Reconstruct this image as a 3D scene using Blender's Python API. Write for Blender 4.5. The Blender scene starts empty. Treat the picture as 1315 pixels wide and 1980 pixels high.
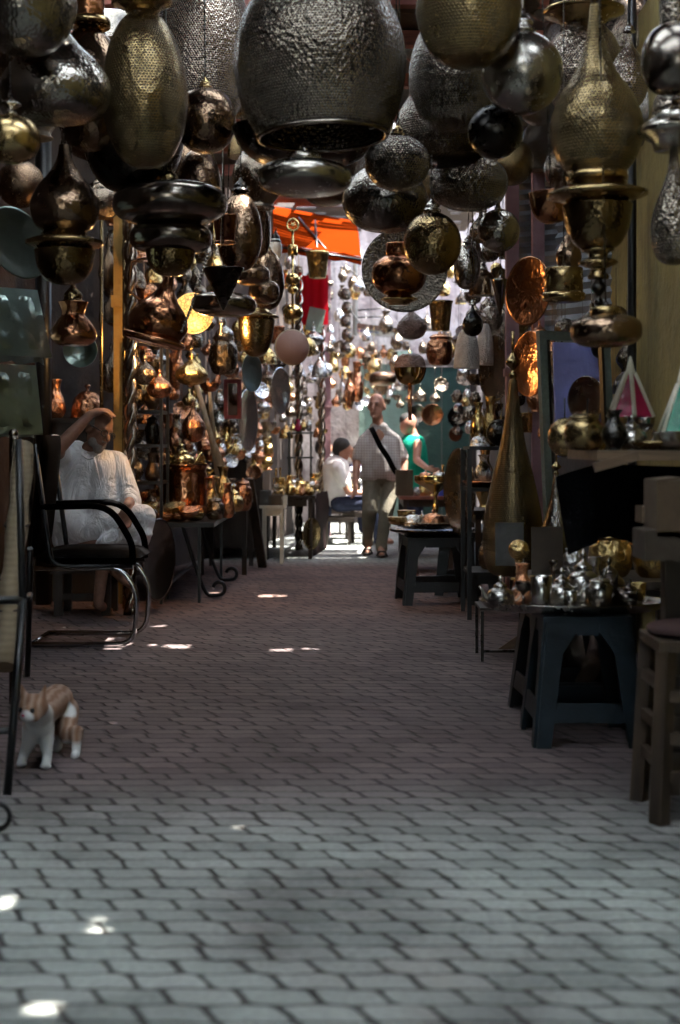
import bpy, math, random
from mathutils import Vector, Matrix
random.seed(7)
C = bpy.context.scene.collection
R = math.radians
PI = math.pi
# ------------------------------------------------------------------ camera model (50 mm, level, low)
F, CX, YH, H = 2750.0, 657.5, 862.0, 1.07
def P(px, py, d):
    s = F / d
    return Vector(((px - CX) / s, d, H + (YH - py) / s))
def G(px, py):
    d = F * H / (py - YH)
    return Vector(((px - CX) * d / F, d, 0.0))

# ------------------------------------------------------------------ mesh builder
def catmull(p, k=4):
    out = []
    n = len(p)
    for i in range(n - 1):
        a, b, c, d = p[max(i - 1, 0)], p[i], p[i + 1], p[min(i + 2, n - 1)]
        for j in range(k):
            t = j / k
            out.append(tuple(0.5 * ((2 * b[q]) + (-a[q] + c[q]) * t + (2 * a[q] - 5 * b[q] + 4 * c[q] - d[q]) * t * t
                                    + (-a[q] + 3 * b[q] - 3 * c[q] + d[q]) * t ** 3) for q in range(len(b))))
    out.append(tuple(p[-1]))
    return out

class MB:
    def __init__(self):
        self.v, self.f, self.s, self.uv = [], [], [], []
    def face(self, idx, smooth=False, uv=None):
        self.f.append(tuple(idx)); self.s.append(smooth); self.uv.append(uv)
    def box(self, c, size, M=None):
        n = len(self.v)
        x, y, z = size[0] / 2, size[1] / 2, size[2] / 2
        for p in ((-x, -y, -z), (x, -y, -z), (x, y, -z), (-x, y, -z), (-x, -y, z), (x, -y, z), (x, y, z), (-x, y, z)):
            q = Vector(p)
            if M is not None: q = M @ q
            self.v.append(q + Vector(c))
        for q in ((0, 3, 2, 1), (4, 5, 6, 7), (0, 1, 5, 4), (1, 2, 6, 5), (2, 3, 7, 6), (3, 0, 4, 7)):
            self.face([n + i for i in q])
        return self
    def bar(self, a, b, w, t=None):
        """square bar from a to b"""
        a, b = Vector(a), Vector(b)
        d = b - a; L = d.length
        M = d.to_track_quat('Z', 'Y').to_matrix()
        return self.box((a + b) / 2, (w, t or w, L), M)
    def tube(self, pts, r, seg=8, caps=True, smooth=True):
        pts = [Vector(p) for p in pts]
        rs = r if isinstance(r, (list, tuple)) else [r] * len(pts)
        n0 = len(self.v)
        up = None
        for i, p in enumerate(pts):
            t = (pts[min(i + 1, len(pts) - 1)] - pts[max(i - 1, 0)])
            if t.length < 1e-9: t = Vector((0, 0, 1))
            t.normalize()
            if up is None:
                up = Vector((0, 0, 1)) if abs(t.z) < 0.9 else Vector((1, 0, 0))
            a = t.cross(up)
            if a.length < 1e-6: a = t.orthogonal()
            a.normalize(); b = a.cross(t); up = b.cross(a) * 0 + b
            for k in range(seg):
                w = 2 * PI * k / seg
                self.v.append(p + (a * math.cos(w) + b * math.sin(w)) * rs[i])
        for i in range(len(pts) - 1):
            for k in range(seg):
                k2 = (k + 1) % seg
                self.face((n0 + i * seg + k, n0 + i * seg + k2, n0 + (i + 1) * seg + k2, n0 + (i + 1) * seg + k), smooth)
        if caps:
            self.face([n0 + k for k in range(seg)][::-1])
            self.face([n0 + (len(pts) - 1) * seg + k for k in range(seg)])
        return self
    def lathe(self, prof, seg=32, c=(0, 0, 0), M=None, smooth=True):
        n0 = len(self.v); c = Vector(c)
        arc = [0.0]
        for i in range(1, len(prof)):
            arc.append(arc[-1] + math.hypot(prof[i][0] - prof[i - 1][0], prof[i][1] - prof[i - 1][1]))
        R0 = max(p[0] for p in prof)
        for r, z in prof:
            for k in range(seg):
                w = 2 * PI * k / seg
                q = Vector((r * math.cos(w), r * math.sin(w), z))
                if M is not None: q = M @ q
                self.v.append(q + c)
        for i in range(len(prof) - 1):
            for k in range(seg):
                k2 = (k + 1) % seg
                u0, u1 = 2 * PI * k / seg * R0, 2 * PI * (k + 1) / seg * R0
                self.face((n0 + i * seg + k, n0 + i * seg + k2, n0 + (i + 1) * seg + k2, n0 + (i + 1) * seg + k), smooth,
                          ((u0, arc[i]), (u1, arc[i]), (u1, arc[i + 1]), (u0, arc[i + 1])))
        if prof[0][0] > 1e-5: self.face([n0 + k for k in range(seg)][::-1])
        if prof[-1][0] > 1e-5: self.face([n0 + (len(prof) - 1) * seg + k for k in range(seg)])
        return self
    def ell(self, c, r, M=None, seg=20, rings=12):
        prof = [(math.sin(PI * i / rings), -math.cos(PI * i / rings)) for i in range(rings + 1)]
        S = Matrix.Diagonal(Vector(r))
        return self.lathe([(max(a, 1e-6), b) for a, b in prof], seg, c, (M @ S) if M is not None else S)
    def capsule(self, a, b, ra, rb, seg=14):
        a, b = Vector(a), Vector(b)
        d = (b - a); L = max(d.length, 1e-5); t = d / L
        pts, rs = [], []
        for i in range(6):
            w = PI / 2 * i / 5
            pts.append(a - t * ra * math.cos(w)); rs.append(max(ra * math.sin(w), 1e-4))
        for i in range(6):
            w = PI / 2 * i / 5
            pts.append(b + t * rb * math.sin(w)); rs.append(max(rb * math.cos(w), 1e-4))
        return self.tube(pts, rs, seg)
    def prism(self, poly, o, ux, uy, th):
        """extruded polygon; poly in (u,v), thickness along ux x uy, centred"""
        o, ux, uy = Vector(o), Vector(ux), Vector(uy)
        nn = ux.cross(uy).normalized() * th / 2
        n = len(self.v); m = len(poly)
        for s in (-1, 1):
            for u, w in poly: self.v.append(o + ux * u + uy * w + nn * s)
        self.face([n + i for i in range(m)][::-1]); self.face([n + m + i for i in range(m)])
        for i in range(m):
            j = (i + 1) % m
            self.face((n + i, n + j, n + m + j, n + m + i))
        return self
    def sheet(self, grid, smooth=True):
        n = len(self.v); a = len(grid); b = len(grid[0])
        for row in grid:
            for p in row: self.v.append(Vector(p))
        for i in range(a - 1):
            for j in range(b - 1):
                self.face((n + i * b + j, n + i * b + j + 1, n + (i + 1) * b + j + 1, n + (i + 1) * b + j), smooth)
        return self
    def add(self, o):
        n = len(self.v)
        self.v += [Vector(p) for p in o.v]
        self.f += [tuple(i + n for i in q) for q in o.f]; self.s += o.s; self.uv += o.uv
        return self
    def mesh(self, name, m):
        me = bpy.data.meshes.new(name)
        me.from_pydata([tuple(p) for p in self.v], [], self.f)
        me.polygons.foreach_set('use_smooth', self.s)
        if any(u is not None for u in self.uv):
            lay = me.uv_layers.new(name='UVMap')
            flat = []
            for q, u in zip(self.f, self.uv):
                if u is None: flat += [0.0, 0.0] * len(q)
                else:
                    for a in u: flat += [a[0], a[1]]
            lay.data.foreach_set('uv', flat)
        if m is not None: me.materials.append(m)
        me.update()
        return me
    def build(self, name, m, parent=None, loc=None):
        o = bpy.data.objects.new(name, self.mesh(name, m))
        C.objects.link(o)
        if parent is not None: o.parent = parent
        if loc is not None: o.location = loc
        return o

def tag(o, label=None, cat=None, group=None, kind=None):
    if label: o['label'] = label
    if cat: o['category'] = cat
    if group: o['group'] = group
    if kind: o['kind'] = kind
    return o
def thing(name, label, cat, loc=(0, 0, 0), group=None, rz=0.0):
    o = bpy.data.objects.new(name, None); C.objects.link(o)
    o.location = loc; o.rotation_euler = (0, 0, rz); o.empty_display_size = 0.05
    return tag(o, label, cat, group)
def solo(name, mb, m, label, cat, loc=(0, 0, 0), group=None, rot=None, scale=None):
    o = mb.build(name, m); o.location = loc
    if rot is not None: o.rotation_euler = rot
    if scale is not None: o.scale = scale
    return tag(o, label, cat, group)
def struct(name, mb, m):
    o = mb.build(name, m); o['kind'] = 'structure'; return o
def dup(root, loc, rot=None, scale=None, label=None, group=None):
    r = root.copy(); C.objects.link(r); r.location = loc
    if rot is not None: r.rotation_euler = rot
    if scale is not None: r.scale = scale
    if label: r['label'] = label
    if group: r['group'] = group
    for ch in root.children:
        c = ch.copy(); C.objects.link(c); c.parent = r
        for g in ch.children:
            q = g.copy(); C.objects.link(q); q.parent = c
    return r

# ------------------------------------------------------------------ materials
class NT:
    def __init__(self, name):
        self.m = bpy.data.materials.new(name); self.m.use_nodes = True
        self.t = self.m.node_tree; self.t.nodes.clear()
        self.out = self.t.nodes.new('ShaderNodeOutputMaterial')
    def n(self, typ, props=None, **ins):
        nd = self.t.nodes.new('ShaderNode' + typ)
        for k, v in (props or {}).items(): setattr(nd, k, v)
        for k, v in ins.items():
            key = k.replace('_', ' ')
            s = nd.inputs[int(k[1:])] if (k[0] == 'i' and k[1:].isdigit()) else nd.inputs[key]
            if hasattr(v, 'is_output'): self.t.links.new(v, s)
            else: s.default_value = v
        return nd
    def ma(self, op, a, b=None, c=None, clamp=False):
        nd = self.t.nodes.new('ShaderNodeMath'); nd.operation = op; nd.use_clamp = clamp
        for i, v in enumerate((a, b, c)):
            if v is None: continue
            if hasattr(v, 'is_output'): self.t.links.new(v, nd.inputs[i])
            else: nd.inputs[i].default_value = v
        return nd.outputs[0]
    def mix(self, f, a, b, mode='MIX'):
        nd = self.t.nodes.new('ShaderNodeMix'); nd.data_type = 'RGBA'; nd.blend_type = mode
        for s, v in ((nd.inputs[0], f), (nd.inputs[6], a), (nd.inputs[7], b)):
            if hasattr(v, 'is_output'): self.t.links.new(v, s)
            else: s.default_value = v if not isinstance(v, tuple) else (v + (1.0,))[:4]
        return nd.outputs[2]
    def ramp(self, f, stops):
        nd = self.t.nodes.new('ShaderNodeValToRGB'); self.t.links.new(f, nd.inputs[0])
        e = nd.color_ramp.elements
        while len(e) < len(stops): e.new(0.5)
        for q, (p, c) in zip(e, stops):
            q.position = p; q.color = (c, c, c, 1) if isinstance(c, (int, float)) else (c + (1.0,))[:4]
        return nd.outputs[0]
    def bsdf(self, col, rough=0.5, metal=0.0, bump=None, bs=0.3, bd=0.01, **kw):
        b = self.n('BsdfPrincipled')
        for k, v in dict({'Base Color': col, 'Roughness': rough, 'Metallic': metal}, **kw).items():
            s = b.inputs[k]
            if hasattr(v, 'is_output'): self.t.links.new(v, s)
            else: s.default_value = (v + (1.0,))[:4] if isinstance(v, tuple) else v
        if bump is not None:
            bm = self.n('Bump', Strength=bs, Distance=bd, Height=bump)
            self.t.links.new(bm.outputs[0], b.inputs['Normal'])
        self.t.links.new(b.outputs[0], self.out.inputs[0])
        return b
    def obj(self): return self.n('TexCoord').outputs['Object']
    def noise(self, scale, vec=None, det=3.0, rough=0.55, dist=0.0):
        nd = self.n('TexNoise', Scale=scale, Detail=det, Roughness=rough, Distortion=dist)
        if vec is not None: self.t.links.new(vec, nd.inputs['Vector'])
        return nd.outputs[0]
    def rnd(self): return self.n('ObjectInfo').outputs['Random']

M = {}
def metal(name, col, rough=0.3, pat=None, pitch=0.02, dirt=0.6, nscale=14.0, bs=0.4):
    """tarnished metal: patina patches, per-object tone, optional hammering or rows of pierced holes"""
    t = NT(name)
    ob = t.obj()
    n1 = t.noise(nscale, ob, 5, 0.65)
    n2 = t.noise(nscale * 5, ob, 3, 0.6)
    pat_f = t.ramp(n1, [(0.36, 1.0), (0.66, 0.0)])
    pat_f = t.ma('MULTIPLY', pat_f, dirt)
    dark = tuple(c * 0.22 for c in col)
    base = t.mix(pat_f, col, dark)
    tone = t.ma('MULTIPLY_ADD', t.rnd(), 0.5, 0.72)
    base = t.mix(1.0, base, t.n('CombineColor', Red=tone, Green=tone, Blue=tone).outputs[0], 'MULTIPLY')
    ro = t.ma('ADD', t.ma('MULTIPLY', pat_f, 0.14), t.ma('MULTIPLY_ADD', n2, 0.14, rough * 0.8 - 0.07), clamp=True)
    h = n2; met = 1.0; bd = 0.002
    if pat in ('perf', 'scale'):
        uv = t.n('UVMap').outputs[0]
        sx = t.n('SeparateXYZ', Vector=uv)
        row = t.ma('DIVIDE', sx.outputs[1], pitch * 0.8)
        ri = t.ma('FLOOR', row)
        u = t.ma('ADD', t.ma('DIVIDE', sx.outputs[0], pitch), t.ma('MULTIPLY', t.ma('MODULO', ri, 2.0), 0.5))
        ci = t.ma('FLOOR', u)
        wn = t.n('TexWhiteNoise', {'noise_dimensions': '2D'}, Vector=t.n('CombineXYZ', X=ci, Y=ri).outputs[0])
        fu = t.ma('SUBTRACT', t.ma('FRACT', u), 0.5); fv = t.ma('SUBTRACT', t.ma('FRACT', row), 0.5)
        dd = t.ma('SQRT', t.ma('ADD', t.ma('POWER', fu, 2.0), t.ma('POWER', fv, 2.0)))
        rad = t.ma('MULTIPLY_ADD', wn.outputs[0], 0.1, 0.14)
        hole = t.ma('LESS_THAN', dd, rad)
        base = t.mix(hole, base, (0.004, 0.004, 0.004))
        met = t.ma('SUBTRACT', 1.0, hole)
        dip = t.n('MapRange', {'interpolation_type': 'SMOOTHSTEP'}, Value=dd, i1=rad, i2=t.ma('ADD', rad, 0.2)).outputs[0]
        vo = t.n('TexVoronoi', {'feature': 'F1'}, Vector=uv, Scale=0.8 / pitch)
        h = t.ma('ADD', t.ma('MULTIPLY', dip, 0.7), t.ma('ADD', t.ma('MULTIPLY', vo.outputs['Distance'], 0.9 if pat == 'perf' else 0.25), t.ma('MULTIPLY', n2, 0.5)))
        bd = 0.006
    elif pat == 'hammer':
        vo = t.n('TexVoronoi', {'feature': 'SMOOTH_F1'}, Vector=t.n('UVMap').outputs[0], Scale=1.0 / pitch)
        h = t.ma('ADD', vo.outputs['Distance'], t.ma('MULTIPLY', n2, 0.3)); bd = 0.006
    elif pat == 'unitham':
        vo = t.n('TexVoronoi', {'feature': 'SMOOTH_F1'}, Vector=ob, Scale=1.0 / pitch)
        h = t.ma('ADD', vo.outputs['Distance'], t.ma('MULTIPLY', n2, 0.3)); bd = 0.05
    t.bsdf(base, ro, met, h, bs, bd)
    M[name] = t.m
    return t.m
metal('pewter_pierced', (0.27, 0.225, 0.175), 0.17, 'perf', 0.0125, 0.55, 9, 0.8)
metal('pewter_bright', (0.42, 0.34, 0.27), 0.18, 'perf', 0.0125, 0.35, 9, 0.8)
metal('pewter_hammered', (0.37, 0.335, 0.29), 0.19, 'hammer', 0.013, 0.6, 9, 0.5)
metal('pewter_smooth', (0.30, 0.26, 0.22), 0.20, None, 0.02, 0.6, 9, 0.3)
metal('silver_old', (0.52, 0.48, 0.42), 0.26, None, 0.02, 0.5, 9, 0.35)
metal('brass_pierced', (0.25, 0.18, 0.085), 0.22, 'scale', 0.0135, 0.6, 8, 0.8)
metal('brass_dark', (0.30, 0.21, 0.10), 0.22, 'hammer', 0.012, 0.6, 8, 0.45)
metal('brass_brown', (0.30, 0.20, 0.13), 0.24, 'hammer', 0.016, 0.5, 8, 0.4)
metal('brass_smooth', (0.50, 0.36, 0.17), 0.26, None, 0.02, 0.5, 8, 0.3)
metal('iron_dark', (0.07, 0.065, 0.06), 0.30, None, 0.02, 0.5, 8, 0.3)
metal('copper_lamp', (0.62, 0.28, 0.14), 0.20, 'hammer', 0.03, 0.4, 8, 0.5)
metal('tin_sheet', (0.42, 0.52, 0.46), 0.36, 'unitham', 0.05, 0.35, 3, 0.06)
metal('gold_bright', (0.85, 0.62, 0.25), 0.14, None, 0.02, 0.25, 6, 0.25)
metal('shop_brass', (0.82, 0.58, 0.24), 0.18, 'unitham', 0.16, 0.3, 5, 0.35)
metal('shop_copper', (0.78, 0.37, 0.2), 0.2, 'unitham', 0.14, 0.35, 5, 0.35)
metal('shop_silver', (0.74, 0.73, 0.70), 0.18, 'unitham', 0.16, 0.35, 5, 0.35)
metal('shop_dark', (0.26, 0.21, 0.16), 0.26, 'unitham', 0.14, 0.5, 5, 0.4)
metal('tea_silver', (0.50, 0.47, 0.43), 0.22, None, 0.02, 0.5, 4, 0.15)
metal('tea_dark', (0.24, 0.20, 0.17), 0.22, None, 0.02, 0.5, 4, 0.15)
metal('chrome', (0.75, 0.75, 0.75), 0.1, None, 0.02, 0.1, 6, 0.05)

def plain(name, col, rough=0.6, var=0.25, nscale=12.0, bs=0.2, bd=0.01, metal=0.0, **kw):
    t = NT(name); ob = t.obj()
    n1 = t.noise(nscale, ob, 5, 0.6)
    lo, hi = tuple(c * (1 - var) for c in col), tuple(min(1, c * (1 + var)) for c in col)
    t.bsdf(t.mix(t.ramp(n1, [(0.3, 0.0), (0.7, 1.0)]), lo, hi), rough, metal, t.noise(nscale * 6, ob, 3), bs, bd, **kw)
    M[name] = t.m; return t.m
def wood(name, col, rough=0.6, axis='Z', scale=6.0, var=0.4):
    t = NT(name); ob = t.obj()
    sc = {'X': (0.12, 1, 1), 'Y': (1, 0.12, 1), 'Z': (1, 1, 0.12)}[axis]
    mp = t.n('Mapping', Vector=ob, Scale=tuple(s * scale for s in sc)).outputs[0]
    n1 = t.noise(4.0, mp, 6, 0.65, 0.6)
    lo, hi = tuple(c * (1 - var) for c in col), tuple(min(1, c * (1 + var)) for c in col)
    t.bsdf(t.mix(t.ramp(n1, [(0.35, 0.0), (0.65, 1.0)]), lo, hi), rough, 0.0, n1, 0.4, 0.004)
    M[name] = t.m; return t.m
plain('black_paint', (0.006, 0.006, 0.0065), 0.35, 0.4)
plain('black_leather', (0.0016, 0.0016, 0.0018), 0.6, 0.3, 30, 0.3, 0.004, **{'Specular IOR Level': 0.015})
plain('black_plastic', (0.005, 0.0055, 0.007), 0.4, 0.3)
plain('blue_plastic', (0.007, 0.0135, 0.019), 0.5, 0.4, 8, **{'Specular IOR Level': 0.25})
plain('black_cloth', (0.002, 0.002, 0.0025), 0.95, 0.4, 20, 0.5, **{'Specular IOR Level': 0.05})
plain('red_cloth', (0.55, 0.02, 0.03), 0.8, 0.2, 8)
plain('red_cushion', (0.035, 0.012, 0.010), 0.85, 0.3, 20)
plain('maroon_cloth', (0.008, 0.003, 0.003), 0.85, 0.3, 10, **{'Specular IOR Level': 0.05})
plain('cardboard', (0.075, 0.048, 0.026), 0.85, 0.15, 8)
plain('cardboard_dark', (0.04, 0.028, 0.018), 0.85, 0.2, 8)
plain('grey_board', (0.06, 0.06, 0.055), 0.8, 0.2, 30)
plain('cream_plastic', (0.62, 0.56, 0.45), 0.5, 0.15)
plain('red_paint', (0.20, 0.03, 0.035), 0.5, 0.3, 20)
plain('green_grey_paint', (0.11, 0.135, 0.115), 0.6, 0.2, 40)
plain('pink_paint', (0.27, 0.15, 0.165), 0.75, 0.25, 5, 0.4)
plain('blue_sign', (0.03, 0.05, 0.3), 0.5)
plain('wire_grey', (0.25, 0.24, 0.23), 0.6)
plain('cord_black', (0.01, 0.01, 0.01), 0.6)
plain('skin_old', (0.26, 0.135, 0.09), 0.55, 0.2, 30, 0.25, 0.004)
plain('skin_walker', (0.34, 0.165, 0.11), 0.5, 0.15, 20, 0.15, 0.004)
plain('hair_dark', (0.012, 0.01, 0.009), 0.7, 0.4, 60, 0.8)
plain('hair_white', (0.24, 0.225, 0.21), 0.85, 0.25, 90, 0.9)
plain('jeans', (0.03, 0.035, 0.06), 0.85, 0.3, 30, **{'Specular IOR Level': 0.05})
plain('trousers', (0.15, 0.135, 0.105), 0.85, 0.18, 9, 0.6, 0.02, **{'Specular IOR Level': 0.05})
plain('green_shirt', (0.012, 0.25, 0.16), 0.85, 0.2, 10, 0.5, **{'Specular IOR Level': 0.05})
plain('white_shirt', (0.68, 0.66, 0.66), 0.85, 0.08, 12, 0.5, 0.02, **{'Specular IOR Level': 0.05})
plain('sandal', (0.03, 0.02, 0.015), 0.6)
plain('glass_red', (0.30, 0.015, 0.06), 0.15, 0.2)
plain('glass_green', (0.01, 0.20, 0.11), 0.15, 0.2)
plain('lamp_white', (0.7, 0.72, 0.68), 0.35, 0.15)
plain('bone', (0.6, 0.56, 0.45), 0.5, 0.1)
plain('plastic_wrap', (0.65, 0.62, 0.58), 0.25, 0.25, 18, 1.0, 0.03)
plain('wrap_pink', (0.36, 0.23, 0.19), 0.25, 0.45, 14, 1.0, 0.05)
plain('tambour_skin', (0.36, 0.22, 0.19), 0.6, 0.08, 6)
wood('wood_brown', (0.042, 0.026, 0.014))
wood('wood_dark', (0.028, 0.017, 0.011))
wood('wood_board', (0.11, 0.068, 0.038), 0.6, 'X')
wood('wood_pale', (0.48, 0.40, 0.29))
wood('wood_red', (0.24, 0.075, 0.05), 0.6, 'X')
# rush mat roll
t = NT('rush_mat'); ob = t.obj()
w = t.n('TexWave', {'bands_direction': 'Z'}, Vector=ob, Scale=14.0, Distortion=3.0, Detail=2.0)
t.bsdf(t.mix(t.noise(9, ob, 4), t.mix(w.outputs[1], (0.17, 0.128, 0.08), (0.22, 0.168, 0.108)), (0.12, 0.09, 0.05)), 0.85, 0, w.outputs[1], 0.25, 0.003); M['rush_mat'] = t.m
# white robe with soft folds
t = NT('robe_white'); ob = t.obj()
mp = t.n('Mapping', Vector=ob, Rotation=(0.3, 0.5, 0.2), Scale=(6, 6, 3.2)).outputs[0]
n1 = t.noise(1.1, mp, 4, 0.55, 1.6)
t.bsdf(t.mix(t.noise(40, ob), (0.72, 0.72, 0.74), (0.82, 0.82, 0.84)), 0.9, 0, t.ma('ADD', n1, t.ma('MULTIPLY', t.noise(70, ob), 0.02)), 1.0, 0.05); M['robe_white'] = t.m
# checked shirt
t = NT('checked_shirt'); ob = t.obj()
sx = t.n('SeparateXYZ', Vector=ob)
lx = t.ma('GREATER_THAN', t.ma('FRACT', t.ma('MULTIPLY', sx.outputs[0], 38)), 0.72)
lz = t.ma('GREATER_THAN', t.ma('FRACT', t.ma('MULTIPLY', sx.outputs[2], 38)), 0.68)
chk = t.ma('MULTIPLY', t.ma('ADD', lx, lz), 0.5)
n1 = t.noise(8, ob, 3, 0.5, 0.7)
t.bsdf(t.mix(chk, (0.46, 0.42, 0.40), (0.29, 0.25, 0.25)), 0.88, 0, n1, 0.8, 0.03, **{'Specular IOR Level': 0.05}); M['checked_shirt'] = t.m
# striped shirt
t = NT('striped_shirt'); ob = t.obj()
sx = t.n('SeparateXYZ', Vector=ob)
st = t.ma('GREATER_THAN', t.ma('FRACT', t.ma('MULTIPLY', sx.outputs[2], 14)), 0.65)
t.bsdf(t.mix(st, (0.6, 0.6, 0.62), (0.03, 0.03, 0.08)), 0.85); M['striped_shirt'] = t.m
# orange awning canvas (lets sun glow through)
def translucent(name, col, f=0.6, rough=0.8, bump=None):
    t = NT(name); ob = t.obj()
    c2 = t.mix(t.noise(3, ob, 4), tuple(c * 0.8 for c in col), col)
    d = t.n('BsdfDiffuse', Color=c2); tr = t.n('BsdfTranslucent', Color=c2)
    ms = t.n('MixShader', Fac=f, i1=d.outputs[0], i2=tr.outputs[0])
    t.t.links.new(ms.outputs[0], t.out.inputs[0]); M[name] = t.m
translucent('orange_canvas', (0.24, 0.027, 0.003), 0.5)
translucent('fill_sheet', (0.80, 0.85, 0.88), 0.75)  # for the translucent roof sheets added as fill light
translucent('red_banner', (0.35, 0.008, 0.016), 0.4)
# plaster walls
def plaster(name, a, b, st=(0.1, 0.08, 0.07), amt=0.6, sc=1.5):
    t = NT(name); ob = t.obj()
    n1 = t.noise(sc, ob, 6, 0.65); n2 = t.noise(sc * 9, ob, 4, 0.6)
    mp = t.n('Mapping', Vector=ob, Scale=(5, 5, 0.5)).outputs[0]
    n3 = t.noise(1.5, mp, 4, 0.6)
    c = t.mix(t.ramp(n1, [(0.35, 0.0), (0.65, 1.0)]), a, b)
    c = t.mix(t.ma('MULTIPLY', t.ramp(n3, [(0.5, 0.0), (0.75, 1.0)]), amt), c, st)
    c = t.mix(t.ma('MULTIPLY', t.ramp(n2, [(0.5, 0.0), (0.72, 1.0)]), amt * 0.5), c, st)
    t.bsdf(c, 0.9, 0, n2, 0.5, 0.02); M[name] = t.m
plaster('plaster_yellow', (0.26, 0.20, 0.055), (0.20, 0.15, 0.05), (0.04, 0.03, 0.02), 0.5)
plaster('plaster_pink', (0.22, 0.17, 0.165), (0.40, 0.36, 0.345), (0.06, 0.045, 0.042), 0.9, 2.6)
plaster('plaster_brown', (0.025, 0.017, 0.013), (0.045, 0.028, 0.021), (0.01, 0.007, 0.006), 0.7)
plaster('plaster_ochre', (0.40, 0.25, 0.07), (0.30, 0.18, 0.05), (0.06, 0.04, 0.02), 0.6)
plaster('gate_green', (0.012, 0.036, 0.026), (0.026, 0.065, 0.047), (0.04, 0.05, 0.04), 0.6, 3)
plaster('pale_green', (0.22, 0.32, 0.26), (0.15, 0.23, 0.19), (0.1, 0.1, 0.1), 0.4)
plaster('steel_shutter', (0.20, 0.215, 0.24), (0.26, 0.28, 0.31), (0.1, 0.1, 0.1), 0.4)
plaster('reflection_blue', (0.34, 0.36, 0.80), (0.30, 0.32, 0.72), (0.1, 0.1, 0.2), 0.1)  # blue of the mirror's reflection, painted as a surface colour
t = NT('mirror'); t.bsdf((0.8, 0.8, 0.8), 0.03, 1.0); M['mirror'] = t.m
# lit amber lamp disc with dark engraved filigree
t = NT('lit_disc'); ob = t.obj()
vo = t.n('TexVoronoi', {'feature': 'DISTANCE_TO_EDGE'}, Vector=ob, Scale=30.0)
e = t.ramp(vo.outputs['Distance'], [(0.02, 0.25), (0.12, 1.0)])
t.bsdf(t.mix(1.0, (0.7, 0.42, 0.15), e, 'MULTIPLY'), 0.5, 0, None, **{'Emission Color': t.mix(1.0, (1.0, 0.50, 0.12), e, 'MULTIPLY'), 'Emission Strength': 0.22}); M['lit_disc'] = t.m
# interlocking worn pavers
t = NT('street_pavers'); ob = t.obj()
dn = t.n('TexNoise', Vector=ob, Scale=5.0, Detail=2.0)
sx = t.n('SeparateXYZ', Vector=ob)
sd = t.n('SeparateColor', Color=dn.outputs[1])
X = t.ma('ADD', sx.outputs[0], t.ma('MULTIPLY_ADD', sd.outputs[0], 0.034, -0.017))
Y = t.ma('ADD', sx.outputs[1], t.ma('MULTIPLY_ADD', sd.outputs[1], 0.024, -0.012))
LW, RW = 0.142, 0.080
Yb = t.ma('ADD', Y, t.ma('MULTIPLY', t.ma('SINE', t.ma('MULTIPLY', X, 2 * PI / LW)), 0.003))
v = t.ma('DIVIDE', Yb, RW); row = t.ma('FLOOR', v); fv = t.ma('FRACT', v)
rw_ = t.n('TexWhiteNoise', {'noise_dimensions': '1D'}, W=row).outputs[0]
u = t.ma('ADD', t.ma('DIVIDE', X, LW), t.ma('ADD', t.ma('MULTIPLY_ADD', t.ma('MODULO', t.ma('ADD', row, 1000.0), 2.0), 0.5, t.ma('MULTIPLY', rw_, 0.5)), t.ma('MULTIPLY', fv, 0.26)))
ci = t.ma('FLOOR', u); fu = t.ma('FRACT', u)
du = t.ma('MULTIPLY', t.ma('MINIMUM', fu, t.ma('SUBTRACT', 1.0, fu)), LW)
dv = t.ma('MULTIPLY', t.ma('MINIMUM', fv, t.ma('SUBTRACT', 1.0, fv)), RW)
wn = t.n('TexWhiteNoise', {'noise_dimensions': '2D'}, Vector=t.n('CombineXYZ', X=ci, Y=row).outputs[0])
wear = t.noise(9, ob, 3)
RC = 0.026
qx = t.ma('MAXIMUM', t.ma('SUBTRACT', RC, du), 0.0); qy = t.ma('MAXIMUM', t.ma('SUBTRACT', RC, t.ma('MULTIPLY', dv, 1.25)), 0.0)
ds = t.ma('SUBTRACT', RC, t.ma('SQRT', t.ma('ADD', t.ma('MULTIPLY', qx, qx), t.ma('MULTIPLY', qy, qy))))
gap = t.ma('MULTIPLY_ADD', t.noise(4.5, ob, 3), 0.0115, -0.0042)
jm = t.n('MapRange', {'interpolation_type': 'SMOOTHSTEP'}, Value=ds, i1=t.ma('SUBTRACT', gap, 0.002), i2=t.ma('ADD', gap, 0.009)).outputs[0]
jx = t.n('MapRange', {'interpolation_type': 'SMOOTHSTEP'}, Value=du, i1=gap, i2=t.ma('MULTIPLY_ADD', gap, 1.7, 0.006)).outputs[0]
top = t.ma('MULTIPLY', t.ma('MULTIPLY_ADD', jm, 0.75, 0.25), t.ma('MULTIPLY_ADD', jx, 0.8, 0.2))
big = t.noise(0.55, ob, 4, 0.6); fine = t.noise(60, ob, 4, 0.65)
tint = t.ramp(t.ma('ADD', big, t.ma('MULTIPLY_ADD', wn.outputs[0], 0.12, -0.06)), [(0.42, (0.37, 0.40, 0.375)), (0.58, (0.29, 0.30, 0.285)), (0.72, (0.21, 0.19, 0.178))])
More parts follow.
